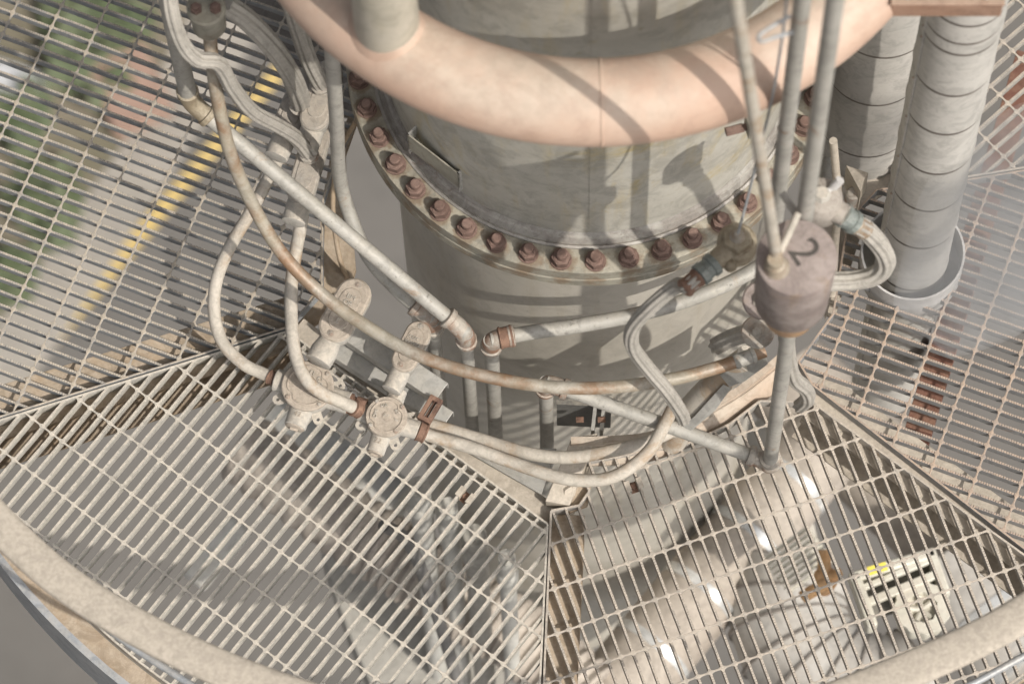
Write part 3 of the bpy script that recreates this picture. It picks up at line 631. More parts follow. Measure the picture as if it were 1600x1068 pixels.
# P5
pk = P(853, 597, -.42); pr_ = P(1203, 722, -.50)
t5 = thing('conduit', (pr_[0], pr_[1], -.53), 'straight grey conduit running down right to a corner fitting with an upright', 'conduit', G1)
g = G(); elbow(g, pr_, pk, (pk[0], pk[1], -1.2), .017, .028); obj('elbow', g, 'fitting', t5)
g = G(); g.cyl(pk, (pk[0], pk[1], -1.25), .0165, n=20); obj('riser_tube', g, 'conduit', t5)
g = G(); g.cyl(pk, pr_, .0165, n=20); obj('tube', g, 'conduit', t5)
g = G(); g.cyl(pr_, (pr_[0], pr_[1], 3.2), .0168, n=20); obj('upright_tube', g, 'conduit', t5)
g = G(); d = unit(pk-pr_); g.sphere(pr_+V((0, 0, -.004)), .025, 16, 10); g.tube([pr_+d*.015, pr_+d*.035, pr_+d*.04, pr_+d*.052], [.021, .021, .025, .024], 20); g.tube([pr_+V((0, 0, .0)), pr_+V((0, 0, .014)), pr_+V((0, 0, .018)), pr_+V((0, 0, .03))], [.021, .021, .025, .024], 20); obj('corner_fitting', g, 'fitting', t5)
# round cap with two bolts at the top of the long bend
c = P(322, 12, .72); t = thing('bolted_junction', c-V((0, 0, .09)), 'round cap with two rusty bolts at the top left end of the long rusty conduit', 'junction box')
g = G(); g.tube([c+V((0, 0, -.09)), c+V((0, 0, -.012)), c+V((0, 0, -.010)), c, c+V((0, 0, .004))], [.036, .036, .041, .041, .037], 28); obj('cap_body', g, 'flange_steel', t)
for dx in (-.02, .02):
    g = G(); q = c+V((dx, -.006, .004)); g.cyl(q, q+V((0, 0, .012)), .0125, n=6); g.cyl(q+V((0, 0, .012)), q+V((0, 0, .018)), .008, n=12); obj('bolt', g, 'bolt_rust', t)
# loop conduit hugging the shell at the left
t, _ = run('earthing_strap', 'thin orange brown bent strip hanging between the left grating edge and the flange', 'cable', [(556, 190, -.15), (530, 240, -.35), (520, 320, -.5), (530, 400, -.6), (545, 440, -.7)], .006, 'beam_brown')
t = thing('dark_post', P(525, 330, -1.2), 'dark brown curved plate between the left grating and the column', 'steel plate')
g = G(); pl = PP([(565, 170, -.68), (540, 240, -.68), (541, 300, -.68), (551, 360, -.68), (556, 420, -.68), (543, 460, -.68), (500, 500, -.68), (440, 540, -.68), (500, 440, -.68), (501, 330, -.68), (515, 250, -.68), (545, 180, -.68)])
g.prism(pl, (0, 0, -.02)); obj('plate', g, 'beam_brown', t, smooth=0)

# ------------------------------------------------------------------ conduit bodies (rounded boxes with lids)
def stadium(c, ux, uy, L, Wd, n=12, tp=1.0):
    """outline: centre c, half length L along ux, half width Wd"""
    c = V(c); pts = []
    for i in range(n+1):
        a_ = -PI/2+PI*i/n; pts.append(c+ux*(L-Wd)+ux*Wd*math.cos(a_)+uy*Wd*math.sin(a_))
    for i in range(n+1):
        a_ = PI/2+PI*i/n; w_ = Wd*tp; pts.append(c-ux*(L-w_)+ux*w_*math.cos(a_)+uy*w_*math.sin(a_))
    return pts
def loft(g, outlines): return g.rings(outlines)
def conduit_body(a, b, z, hw, label, words=(), screws=((.80, 0), (-.80, 0)), neck=.05, neck_r=.027, tp=.92, matc='cast_cover', mat='cast_alloy', dep=.05, tilt=0., grp='cast conduit bodies at the left'):
    """a: photo spot of the far rounded end, b: of the neck end (both at height z)"""
    A, B = P(*a, z), P(*b, z); c = (A+B)/2; ux = unit(A-B); uy = unit(np.cross((0, 0, 1), ux)); up = V((0, 0, 1)); L = np.linalg.norm(A-B)/2
    if tilt: up = unit(up+uy*tilt); uy = unit(np.cross(up, ux))
    t = thing('conduit_outlet', c-up*dep, label, 'conduit body', grp)
    g = G(); loft(g, [stadium(c-up*dep, ux, uy, L*.86, hw*.70), stadium(c-up*dep*.7, ux, uy, L*.97, hw*.92), stadium(c-up*.004, ux, uy, L, hw), stadium(c-up*.0, ux, uy, L, hw)]); 
    q = c-ux*(L*.86)-up*dep*.5; g.tube([q, q-ux*(neck*.5), q-ux*neck, q-ux*(neck+.001)], [dep*.50, neck_r*1.02, neck_r, neck_r*.9], 24); obj('body', g, mat, t)
    g = G(); loft(g, [stadium(c+up*.0005, ux, uy, L*.985, hw*.97), stadium(c+up*.006, ux, uy, L*.985, hw*.97), stadium(c+up*.010, ux, uy, L*.93, hw*.85)]); cv = obj('cover', g, matc, t)
    g = G(); loft(g, [stadium(c+up*.0101, ux, uy, L*.66, hw*.60), stadium(c+up*.0125, ux, uy, L*.64, hw*.57)]); obj('raised_panel', g, matc, cv)
    for s_, w_ in screws:
        q = c+ux*L*s_+uy*hw*w_+up*.008; g = G(); g.cyl(q, q+up*.004, .0075, n=16); g.tube([q+up*.004, q+up*.0065], [.0048, .0038], 12); obj('screw', g, 'fitting', cv)
    for wd, s_, sz in words: text(wd, sz, c+ux*L*s_+up*.0128, -uy if wd else uy, ux, .0026, 'cast_alloy', cv)
    return t, c, ux, uy, q
zB = -.42
t, *_ = conduit_body((566, 438), (512, 532), -.34, .0405, 'larger dusty oval conduit box above the big round junction box', words=(('SA\nE', -.30, .017), ('BM\nOR', .28, .016)), neck=.06, neck_r=.031)
t, *_ = conduit_body((662, 504), (623, 580), -.36, .0300, 'smaller dusty oval conduit box tucked under an elbow', words=(('OZC\nWWO', .18, .0125),), neck=.05, neck_r=.023)
zC = -.12
t, *_ = conduit_body((486, 110), (440, 216), -.16, .034, 'leftmost grey oval conduit box near the top left, a hose entering its end', screws=(), matc='cast_cover_shaded_grey', mat='cast_alloy', dep=.055)
t, *_ = conduit_body((520, 95), (484, 205), -.10, .033, 'grey oval conduit box close beside the pink ring at the left', screws=(), matc='cast_cover_shaded_grey', dep=.055)
t, *_ = conduit_body((500, 195), (464, 318), -.20, .032, 'lowest grey oval conduit box at the left, beside the upright conduit', screws=(), matc='cast_cover_shaded_grey', dep=.055)

# ------------------------------------------------------------------ round junction boxes
def junction(c, z, r, du, label, words, plug_txt, neck_txt, hubs, lugs, dep=.05, hr=.026):
    """c: photo spot, du: photo direction of the upper hub"""
    C_ = P(*c, z); u = unit(P(c[0]+du[0]*50, c[1]+du[1]*50, z)-C_); v = unit(np.cross((0, 0, 1), u))*-1; up = V((0, 0, 1))   # v points right
    t = thing('junction_box', C_-up*dep, label, 'junction box', 'round cast junction boxes')
    g = G(); g.tube([C_-up*dep, C_-up*dep*.8, C_-up*.006, C_-up*.0], [r*.80, r*.94, r*.97, r*.97], 40)
    for h, ln in hubs:
        d = u*h[0]+v*h[1]; q = C_-up*dep*.5; g.tube([q+d*r*.5, q+d*r*.95, q+d*(r*.95+ln*.5), q+d*(r*.95+ln), q+d*(r*.95+ln+.002)], [hr*1.12, hr*1.06, hr, hr, hr*.92], 24)
    obj('body', g, 'cast_alloy', t)
    for a_ in lugs:
        a_ = math.radians(a_); d = u*math.cos(a_)+v*math.sin(a_); sdd = unit(np.cross(up, d)); q = C_-up*dep*.72; g = G(); out = []
        o1 = [q+d*r*.7+sdd*.013, q+d*r*.7-sdd*.013]+[q+d*(r+.013)+(d*math.cos(b_)-sdd*math.sin(b_))*.011 for b_ in np.linspace(PI/2, -PI/2, 9)]
        ic = q+d*(r+.013); ring = [ic+(d*math.cos(b_)+sdd*math.sin(b_))*.0042 for b_ in np.linspace(0, 2*PI, 13)[:-1]]
        # lug built as a solid tongue with a real hole
        n_ = 24; ob = []; ib = []
        for k in range(n_):
            b_ = 2*PI*k/n_; dd = d*math.cos(b_)+sdd*math.sin(b_); rr_ = .0118
            if math.cos(b_) < -.2: rr_ = min(.034, .0118/max(.05, abs(math.sin(b_)))) if abs(math.sin(b_)) > .35 else .034
            ob.append(ic+dd*rr_); ib.append(ic+dd*.0042)
        th_ = V((0, 0, .008)); g.rings([ib, ob, [p+th_ for p in ob], [p+th_ for p in ib]], closed=True); obj('mounting_lug', g, 'cast_alloy', t)
    g = G(); g.tube([C_+up*.0005, C_+up*.001, C_+up*.008, C_+up*.0105], [r*.95, r, r, r*.96], 40); cv = obj('cover', g, 'cast_cover', t)
    g = G(); rs = []
    for rad, h in ((.80, .0102), (.79, .0128), (.76, .0132), (.74, .0108), (.73, .0102)):
        rs.append([C_+up*h+(u*math.cos(a_)+v*math.sin(a_))*r*(rad-(.13*max(0, math.cos(2*(a_-.75)))**12)) for a_ in np.linspace(0, 2*PI, 65)[:-1]])
    g.rings(rs, cap0=False, cap1=False); obj('raised_rim', g, 'cast_cover', cv)
    g = G(); g.tube([C_+up*.0105, C_+up*.013], [r*.20, r*.19], 24); g.tube([C_+up*.013, C_+up*.0142], [r*.14, r*.13], 6); obj('boss', g, 'cast_cover', cv)
    for a_ in (40, 130, 220, 310):
        a_ = math.radians(a_); q = C_+(u*math.cos(a_)+v*math.sin(a_))*r*.87+up*.010; g = G(); g.tube([q, q+up*.003, q+up*.0045], [.0055, .0055, .004], 6); obj('screw', g, 'fitting', cv)
    for wd, a_, rad, sz in words:
        a2 = math.radians(a_); d = u*math.cos(a2)+v*math.sin(a2); text(wd, sz, C_+d*r*rad+up*.0112, unit(np.cross(d, up)), d, .0024, 'cast_alloy', cv)
    # threaded plug in the lower hub
    q = C_-up*dep*.5-u*(r*.95+hubs[1][1]); g = G(); g.tube([q+u*.006, q-u*.004, q-u*.0055], [hr*.86, hr*.86, hr*.78], 24); g.box(q-u*.007, v*.009, unit(np.cross(u, v))*.0028, u*.004); obj('plug', g, 'cast_cover', t)
    for wd, s_ in ((neck_txt, 1), (plug_txt, -1)):
        text(wd, .017, C_-up*(dep*.5-hr*1.0)+u*s_*(r*.95+.012), v, u, .0016, 'cast_cover', t)
    return t, C_, u, v
tb1, c1, u1, v1 = junction((481, 604), -.43, .060, (.35, -.94), 'bigger round cast junction box at the left, crossed by a hose',
    (('GAL', 62, .48, .017), ('EI', 0, .50, .015), ('OR', 110, .30, .012)), '42', 'A2', [((1, 0), .028), ((-1, 0), .034), ((0, -1), .022), ((0, 1), .040)], (62, -125, 125+18))
tb2, c2, u2, v2 = junction((604, 652), -.44, .0480, (.35, -.94), 'smaller round cast junction box at the right of the pair, four screws in its lid',
    (('HA', -30, .52, .012), ('BT', 50, .52, .011), ('JI', 95, .52, .011), ('OMI', -95, .52, .012)), '22', '26', [((1, 0), .030), ((-1, 0), .034), ((0, -1), .020), ((0, 1), .030)], (62, -35-20, -118, 142), dep=.046, hr=.0215)
text('AT', .010, c2+V((0, 0, .0145)), v2, u2, .0008, 'cast_alloy', tb2)
# rusty reducer between the boxes
t = thing('pipe_nipple', c1+v1*.125-V((0, 0, .04)), 'rusty threaded nipples joining the two round junction boxes', 'pipe fitting')
q = c1+v1*(.060*.95+.04)-V((0, 0, .025)); g = G(); g.tube([q, q+v1*.008, q+v1*.009, q+v1*.016, q+v1*.017, q+v1*.03], [.024, .024, .019, .019, .022, .022], 20); obj('nipple', g, 'thread_rust', t)
g = G(); g.cyl(q+v1*.03, q+v1*.04, .023, n=6); obj('locknut', g, 'thread_rust', t)

# hoses reaching the boxes
q0 = c1-v1*(.060*.95+.022)-V((0, 0, .025))
ha = spline([P(452, 205, -.17), P(428, 262, -.24), P(392, 330, -.32), P(358, 388, -.36), P(338, 440, -.39), P(335, 490, -.42), P(348, 535, -.44), P(380, 568, -.455), P(408, 582, -.46), q0], 8)
t = thing('hose', q0-V((0, 0, .015)), 'dusty hose looping into the left side of the bigger junction box', 'hose', 'dusty flexible conduits'); g = G(); g.tube(ha, .0148, 16); obj('tube', g, 'conduit_dusty', t)
collar(t, ha[-3], ha[-1]-ha[-4], .0165, .018, 'thread_rust', 'threaded_end')
q0 = c2-v2*(.0480*.95+.022)-V((0, 0, .023))+V((0, 0, .012))
hb = spline([P(477, 290, -.20), P(472, 340, -.27), P(462, 395, -.32), P(455, 450, -.34), P(456, 510, -.35), P(462, 555, -.355), P(478, 592, -.36), P(505, 615, -.38), P(530, 626, -.41), q0], 8)
t = thing('hose', q0-V((0, 0, .015)), 'dusty hose running down across the big round cover', 'hose', 'dusty flexible conduits'); g = G(); g.tube(hb, .0150, 16); obj('tube', g, 'conduit_dusty', t)
collar(t, hb[-2], hb[-1]-hb[-4], .019, .022, 'thread_rust', 'threaded_end')
# the two lower hoses going right from the small box
q0 = c2+v2*(.0480*.95+.030)-V((0, 0, .023))
l = spline([q0, P(680, 683, -.47), P(740, 700, -.47), P(800, 722, -.47), P(860, 742, -.46), P(905, 750, -.46), P(950, 747, -.45), P(985, 730, -.44), P(1015, 703, -.43), P(1032, 675, -.43), P(1050, 640, -.45)], 8)
t = thing('hose', l[-1], 'rust stained cream hose leaving the small junction box and curling up at its end', 'hose', 'dusty flexible conduits'); g = G(); g.tube(l, .0150, 16); obj('tube', g, 'conduit_dusty', t)
collar(t, l[2], l[3]-l[1], .022, .022, 'thread_rust', 'threaded_end')
l = spline(PP([(640, 655, -.53), (690, 668, -.53), (760, 689, -.53), (830, 709, -.52), (890, 714, -.52), (950, 705, -.51), (1010, 690, -.50), (1060, 668, -.5), (1110, 640, -.5)]), 8)
t = thing('hose', l[-1], 'paler grey cream pipe just above the lower hose, sweeping under the straight conduit', 'hose', 'dusty flexible conduits'); g = G(); g.tube(l, .0152, 16); obj('tube', g, 'conduit_dusty', t)
# braided hoses at the top left
def braided(label, pts, r, end=True):
    q = spline(PP(pts), 10); t = thing('braided_hose', q[-1], label, 'hose', 'ribbed flexible hoses')
    g = G(); g.tube(q, r, 48, lobes=8, lob=.12, twist=3.); obj('sleeve', g, 'hose_braid', t, smooth=70)
    if end: collar(t, q[-1], q[-1]-q[-5], r*1.28, .022, 'fitting', 'end_ferrule')
    return t, q
braided('ribbed hose curving from the bolted cap down to the left conduit body', [(350, 5, .66), (385, 30, .58), (425, 72, .42), (452, 112, .22), (466, 145, .02), (471, 163, -.11)], .0210)
braided('ribbed hose coming out from behind the pink ring into the second conduit body', [(452, 0, .55), (466, 45, .38), (480, 88, .16), (495, 120, .0), (503, 132, -.06)], .0180)
braided('ribbed hose draped over the long rusty conduit and dropping into the third conduit body', [(262, -30, .92), (268, 20, .86), (284, 66, .76), (308, 92, .70), (340, 98, .66), (362, 135, .50), (392, 172, .32), (432, 195, .14), (462, 215, -.02), (483, 241, -.16)], .0155)

# ------------------------------------------------------------------ strut channels, rusty clamp
def strut(a, b, wd, ht, label, mat='beam_galvanised', lip=True):
    a, b = V(a), V(b); t = thing('strut_channel', (a+b)/2-V((0, 0, ht)), label, 'strut', 'strut channels behind the junction boxes')
    d = unit(b-a); s_ = unit(np.cross(d, (0, 0, 1)))
    g = G(); g.bar(a, b, wd, .003); obj('top_web', g, mat, t, smooth=0, bev=.001)
    for k in (-1, 1):
        g = G(); o_ = s_*k*(wd/2-.0015)-V((0, 0, .0032)); g.bar(a+o_, b+o_, .003, ht); obj('side_flange', g, mat, t, smooth=0)
    return t
strut(P(545, 515, -.47), P(690, 612, -.47), .052, .03, 'pale channel bar ending beside the rusty clamp, the upper of the pair')
strut(P(528, 545, -.53), P(700, 655, -.53), .045, .03, 'blue-grey channel bar lying lower, behind the smaller junction box')
c = P(672, 638, -.45); t = thing('pipe_clamp', c-V((0, 0, .02)), 'rusty brown rectangular clamp with a slot beside the smaller junction box', 'clamp')
ex = unit(P(684, 618, -.45)-P(662, 655, -.45)); ey = unit(np.cross((0, 0, 1), ex))
g = G(); ou = [c+ex*.032*a_+ey*.016*b_ for a_, b_ in ((-1, -1), (1, -1), (1, 1), (-1, 1))]; inn = [c+ex*.021*a_+ey*.0065*b_ for a_, b_ in ((-1, -1), (1, -1), (1, 1), (-1, 1))]; dz = V((0, 0, -.02))
g.rings([inn, ou, [p+dz for p in ou], [p+dz for p in inn]], closed=True); obj('clamp_frame', g, 'thread_rust', t, smooth=0, bev=.0015)
g = G(); g.cyl(c-ex*.03-V((0, 0, .012)), c+ex*.03-V((0, 0, .012)), .004, n=10); obj('pin', g, 'thread_rust', t)
# dark bolted plate on the column foot
t = thing('foot_plate', P(900, 640, -.75), 'dark plate with two bolts fixed low on the front of the column', 'steel plate')
g = G(); a_, b_ = P(870, 628, -.62), P(955, 632, -.62); g.bar(a_, b_, .01, .16); obj('plate', g, 'plate_dark', t, smooth=0)
g = G(); a_, b_ = P(930, 635, -.60), P(926, 672, -.60); g.bar(a_, b_, .008, .05); g.bar(a_+V((.02, 0, 0)), b_+V((.02, 0, 0)), .008, .05); obj('lug', g, 'beam_galvanised', t, smooth=0)
for x in (906, 940):
    g = G(); q = P(x, 655, -.60); g.cyl(q-V((.009, 0, 0)), q+V((.009, 0, 0)), .0075, n=6); obj('bolt', g, 'thread_rust', t)

# ------------------------------------------------------------------ the hanging iron weight and the rods
zt = 1.12; pc_ = P(1245, 402, zt); t = thing('round_weight', pc_-V((0, 0, .27)), 'heavy round purple brown iron casting with a dark 2 on top', 'casting')
rp = .079; g = G(); g.tube([pc_-V((0, 0, .240)), pc_-V((0, 0, .233)), pc_-V((0, 0, .004)), pc_, pc_+V((0, 0, .001))], [rp*.86, rp*.93, rp*1.0, rp*.985, rp*.955], 56); obj('body', g, 'pendant_iron', t)
q = pc_-V((0, 0, .240)); g = G(); g.tube([q+V((.0, -.0, .0)), q-V((0, 0, .085)), q-V((0, 0, .10))], [.060, .052, .040], 32); obj('lower_hub', g, 'orange_rust', t)
bx = P(1150, 0, zt+1.0)
xdir = unit(P(1270, 380, zt)-P(1228, 410, zt)); ydir = unit(np.cross((0, 0, 1), xdir)); yd = unit(P(1285, 374, zt)-P(1240, 400, zt)); text('2', .086, P(1256, 394, zt+.0015), np.cross(yd, (0, 0, 1)), yd, .0012, 'number_dark', t, 'painted_number')
ra = P(1213, 400, zt+.03); rb = P(1146, -20, 2.55); t = thing('rod', ra, 'thin cream rod leaning into the collar on top of the round iron casting', 'rod', 'upright rods at the right')
g = G(); g.cyl(ra, rb, .0122, n=20); obj('rod_tube', g, 'conduit_dusty', t)
g = G(); q = P(1213, 418, zt); d = unit(rb-ra); g.tube([q, q+d*.03, q+d*.032, q+d*.05, q+d*.055], [.026, .019, .0165, .0165, .014], 24); obj('collar', g, 'conduit_rusty', t)
q = P(1213, 330, .75); t = thing('rod', (q[0], q[1], .3), 'grey upright tube just right of the leaning rod', 'rod', 'upright rods at the right')
g = G(); g.cyl((q[0], q[1], .3), (q[0], q[1], 3.2), .0165, n=20); obj('rod_tube', g, 'conduit', t)
# cross braces above the casting
t = thing('cross_brace', P(1245, 340, .98), 'two short crossed bars between the rods just above the round iron casting', 'brace')
g = G(); g.cyl(P(1218, 395, 1.14), P(1247, 333, 1.16), .0075, n=14); obj('brace_bar', g, 'conduit_dusty', t)
g = G(); g.bar(P(1222, 300, 1.1), P(1246, 336, 1.1), .014, .006); obj('brace_bar', g, 'conduit', t)
t = thing('rod_bracket', P(1210, 55, 1.85), 'open ended wire bracket sticking out left of the grey upright tube near the top', 'bracket')
g = G(); g.tube(spline(PP([(1235, 25, 1.9), (1205, 42, 1.9), (1186, 56, 1.9), (1190, 65, 1.9), (1212, 58, 1.9), (1240, 50, 1.9)]), 5), .004, 10); obj('wire_bracket', g, 'rail_grey', t)
t = thing('stay_wire', P(1145, 375, .65), 'thin grey wire rising from the bronze valve past the leaning rod', 'wire')
g = G(); g.tube(spline([P(1151, 372, .72), P(1168, 310, .80), P(1185, 240, 1.0), P(1205, 160, 1.3), P(1222, 60, 1.7), P(1232, -30, 2.1)], 6), .0028, 8); obj('wire', g, 'rail_grey', t)
# bronze valve with green coupling
c = P(1152, 372, .70); t = thing('valve', c-V((0, 0, .07)), 'grimy bronze valve body with a hexagon cap left of the round iron casting', 'valve')
g = G(); g.tube([c-V((0, 0, .075)), c-V((0, 0, .06)), c-V((0, 0, .02)), c-V((0, 0, .012))], [.026, .041, .041, .034], 28); d = unit(P(1105, 412, .70)-c); g.tube([c+d*.02-V((0, 0, .03)), c+d*.055-V((0, 0, .03)), c+d*.062-V((0, 0, .03))], [.025, .022, .019], 20)
g.sphere(c+d*.035+V((.012, -.026, -.03)), .014, 12, 8); obj('body', g, 'valve_bronze', t)
g = G(); g.cyl(c-V((0, 0, .012)), c+V((0, 0, .010)), .033, .031, n=6); obj('cap_nut', g, 'valve_bronze', t, bev=.001)
g = G(); g.tube([c+V((0, 0, .010)), c+V((0, 0, .014)), c+V((0, 0, .030))], [.016, .014, .006], 20); obj('spindle', g, 'conduit_dusty', t)
q = c+d*.085-V((0, 0, .035)); t = thing('coupling', q-V((0, 0, .025)), 'grey-green knurled coupling between the bronze valve and the pale hose', 'pipe fitting', 'grey-green hose couplings')
g = G(); g.tube([q-d*.026, q-d*.024, q-d*.012, q-d*.010, q+d*.002, q+d*.004, q+d*.018, q+d*.020], [.022, .026, .026, .022, .022, .025, .025, .020], 14); obj('coupling_nut', g, 'green_coupling', t, smooth=20)
h = [q+d*.02, q+d*.05, P(1058, 446, .58), P(1018, 478, .50), P(990, 510, .40), P(988, 540, .30), P(1010, 572, .16), P(1040, 608, .02), P(1062, 640, -.12), P(1068, 655, -.20)]
t = thing('braided_hose', h[-1], 'pale ribbed hose hanging in a bend across the front of the column', 'hose', 'ribbed flexible hoses')
g = G(); g.tube(spline(h, 10), .0150, 48, lobes=8, lob=.11, twist=2.); obj('sleeve', g, 'hose_braid', t, smooth=70)
collar(t, h[1]-d*.01, d, .0195, .045, 'thread_rust', 'end_ferrule')
# right hand valve with hose loop
c = P(1283, 305, .75); t = thing('valve', c-V((0, 0, .08)), 'pale dusty valve with a small white handle at the right', 'valve')
g = G(); g.tube([c-V((0, 0, .09)), c-V((0, 0, .07)), c-V((0, 0, .015)), c-V((0, 0, .0)), c+V((0, 0, .004))], [.03, .045, .045, .038, .03], 28); d = unit(P(1325, 340, .70)-P(1283, 318, .70)); g.tube([c+d*.03-V((0, 0, .04)), c+d*.06-V((0, 0, .04))], [.026, .022], 20); obj('body', g, 'valve_pale', t)
g = G(); g.tube([c+V((0, 0, .004)), c+V((0, 0, .018))], [.020, .014], 8); obj('cap', g, 'cast_alloy', t)
g = G(); a_ = P(1302, 292, .76); b_ = P(1313, 281, .78); g.cyl(c, a_, .006, n=10); g.cyl(a_, b_, .0095, n=12); obj('handle', g, 'collar_white', t)
q = P(1326, 342, .68); d = unit(P(1340, 352, .66)-P(1312, 332, .70)); t = thing('coupling', q-V((0, 0, .025)), 'grey-green knurled coupling on the hose loop at the right, beside the clad duct', 'pipe fitting', 'grey-green hose couplings')
g = G(); g.tube([q-d*.024, q-d*.022, q-d*.010, q-d*.008, q+d*.004, q+d*.006, q+d*.018, q+d*.022], [.022, .026, .026, .0225, .0225, .0255, .0255, .020], 14); obj('coupling_nut', g, 'green_coupling', t, smooth=20)
h = [q+d*.02, P(1356, 362, .62), P(1378, 388, .54), P(1384, 412, .48), P(1368, 430, .44), P(1336, 438, .42), P(1300, 440, .42), P(1262, 446, .42)]
t = thing('braided_hose', h[-1], 'ribbed hose looping out to the right of the iron casting and back behind it', 'hose', 'ribbed flexible hoses')
g = G(); g.tube(spline(h, 10), .0190, 48, lobes=8, lob=.12, twist=2.); obj('sleeve', g, 'hose_braid', t, smooth=70)
collar(t, h[0]+(h[1]-h[0])*.35, h[1]-h[0], .0195, .05, 'conduit_rusty', 'end_ferrule')
# round junctions behind the casting
for (x, y, z, r, lab) in ((1190, 468, .30, .042, 'dark round junction cover tucked under the left side of the iron casting'), (1183, 518, .12, .036, 'small round junction with a rusty bolt where the long rusty conduit ends')):
    c = P(x, y, z); up = unit((-.15, -.25, 1)); t = thing('bolted_junction', c-up*.06, lab, 'junction box')
    g = G(); g.tube([c-up*.08, c-up*.02, c-up*.018, c-up*.004, c], [r*.75, r*.85, r, r, r*.9], 32); obj('cap_body', g, 'pendant_iron' if z > .2 else 'fitting', t)
    g = G(); g.tube([c, c+up*.004, c+up*.005, c+up*.016], [r*.5, r*.48, r*.3, r*.28], 6); obj('bolt', g, 'fitting', t)
t, q = run('conduit', 'short dusty conduit under the end of the long rusty bend, dropping toward the frame', 'conduit', [(1170, 560, -.2), (1130, 590, -.3), (1080, 640, -.45), (1050, 690, -.6)], .032, 'conduit_dusty', G1, 8, 24)
t, q = run('braided_hose', 'short ribbed hose going into the small round junction near the shell', 'hose', [(1180, 515, .05), (1160, 522, -.02), (1138, 530, -.08), (1120, 540, -.14)], .019, 'hose_braid', 'ribbed flexible hoses', 8, 48, 'sleeve', 8, .12, 2.)
t, q = run('braided_hose', 'ribbed hose dropping below the iron casting and hooking back beside the upright conduit', 'hose', [(1228, 520, .25), (1232, 560, .10), (1240, 590, -.05), (1258, 606, -.15), (1262, 622, -.24), (1250, 634, -.32)], .0160, 'hose_braid', 'ribbed flexible hoses', 8, 48, 'sleeve', 8, .11, 2.)
# flat clamp plate along the conduit end
t = thing('cable_tray_lid', P(1150, 600, -.35), 'pale folded sheet metal cover beside the end of the rusty conduit', 'cover')
g = G(); g.prism(PP([(1195, 548, -.16), (1125, 585, -.24), (1140, 604, -.24), (1165, 594, -.2), (1200, 568, -.16)]), (0, 0, -.004)); obj('sheet', g, 'beam_galvanised', t, smooth=0, bev=.001)
g = G(); g.prism(PP([(1130, 600, -.26), (1085, 650, -.4), (1062, 668, -.46), (1078, 674, -.46), (1118, 640, -.36), (1142, 606, -.26)]), (0, 0, -.004)); obj('lower_sheet', g, 'beam_galvanised', t, smooth=0, bev=.001)
# steel bits between the column and the right ducts
t = thing('bracket', P(1340, 280, -.2), 'pointed welded bracket plate between the two clad ducts', 'bracket')
g = G(); g.prism(PP([(1322, 258, -.1), (1357, 270, -.1), (1350, 280, -.1), (1345, 300, -.1)]), (0, 0, -.12)); obj('plate', g, 'beam_cream', t, smooth=0, bev=.001)
g = G(); q = P(1333, 302, -.15); g.tube([q-V((0, 0, .06)), q, q+V((0, 0, .004))], [.016, .016, .012], 16); obj('stud', g, 'fitting', t)
t, q = run('flat_bar', 'slim upright flat bar between the flange and the rear clad duct', 'steel bar', [(1302, 220, .15), (1306, 262, .0), (1310, 320, -.2), (1305, 380, -.38), (1300, 460, -.58)], .009, 'beam_cream')
t = thing('gap_plate', P(1300, 330, -.8), 'grey deck plate between the column and the right hand grating', 'steel plate')
g = G(); g.prism(PP([(1268, 380, -.66), (1290, 300, -.66), (1288, 205, -.66), (1310, 235, -.66), (1400, 240, -.66), (1385, 300, -.66), (1325, 340, -.66), (1305, 440, -.66), (1290, 500, -.66)]), (0, 0, -.01)); obj('plate', g, 'shade_duct', t, smooth=0)  # plain grey plate filling the gap between column and right grating

# ------------------------------------------------------------------ below the platform
def seg_duct(a, b, r, mat, bands, label, name='insulated_duct', grp=None, band_mat='band_bright'):
    a, b = V(a), V(b); d = unit(b-a); L = np.linalg.norm(b-a); t = thing(name, (a+b)/2-V((0, 0, r)), label, 'duct', grp)
    st = [0]+list(bands)+[1]
    for i in range(len(st)-1):
        g = G(); p, q = a+d*L*st[i], a+d*L*st[i+1]; g.tube([p, p+d*.008, q-d*.012, q-d*.01, q], [r*.985, r, r, r*1.012, r*1.012], 40); obj('cladding_section', g, mat, t)
        if i: g = G(); g.tube([p-d*.0145, p-d*.014, p+d*.014, p+d*.0145], [r*1.0, r*1.025, r*1.025, r*1.0], 40); obj('band', g, band_mat, t)
    return t
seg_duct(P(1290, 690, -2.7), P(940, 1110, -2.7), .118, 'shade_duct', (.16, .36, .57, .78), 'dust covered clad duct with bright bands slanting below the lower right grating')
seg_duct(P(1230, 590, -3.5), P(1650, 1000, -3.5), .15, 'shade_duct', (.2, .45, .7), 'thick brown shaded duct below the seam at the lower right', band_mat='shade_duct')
seg_duct(P(830, 930, -3.2), P(1230, 760, -3.2), .21, 'shell_lower', (.33, .66), 'big smooth grey duct lying crosswise below the lower right grating', band_mat='shell_lower')
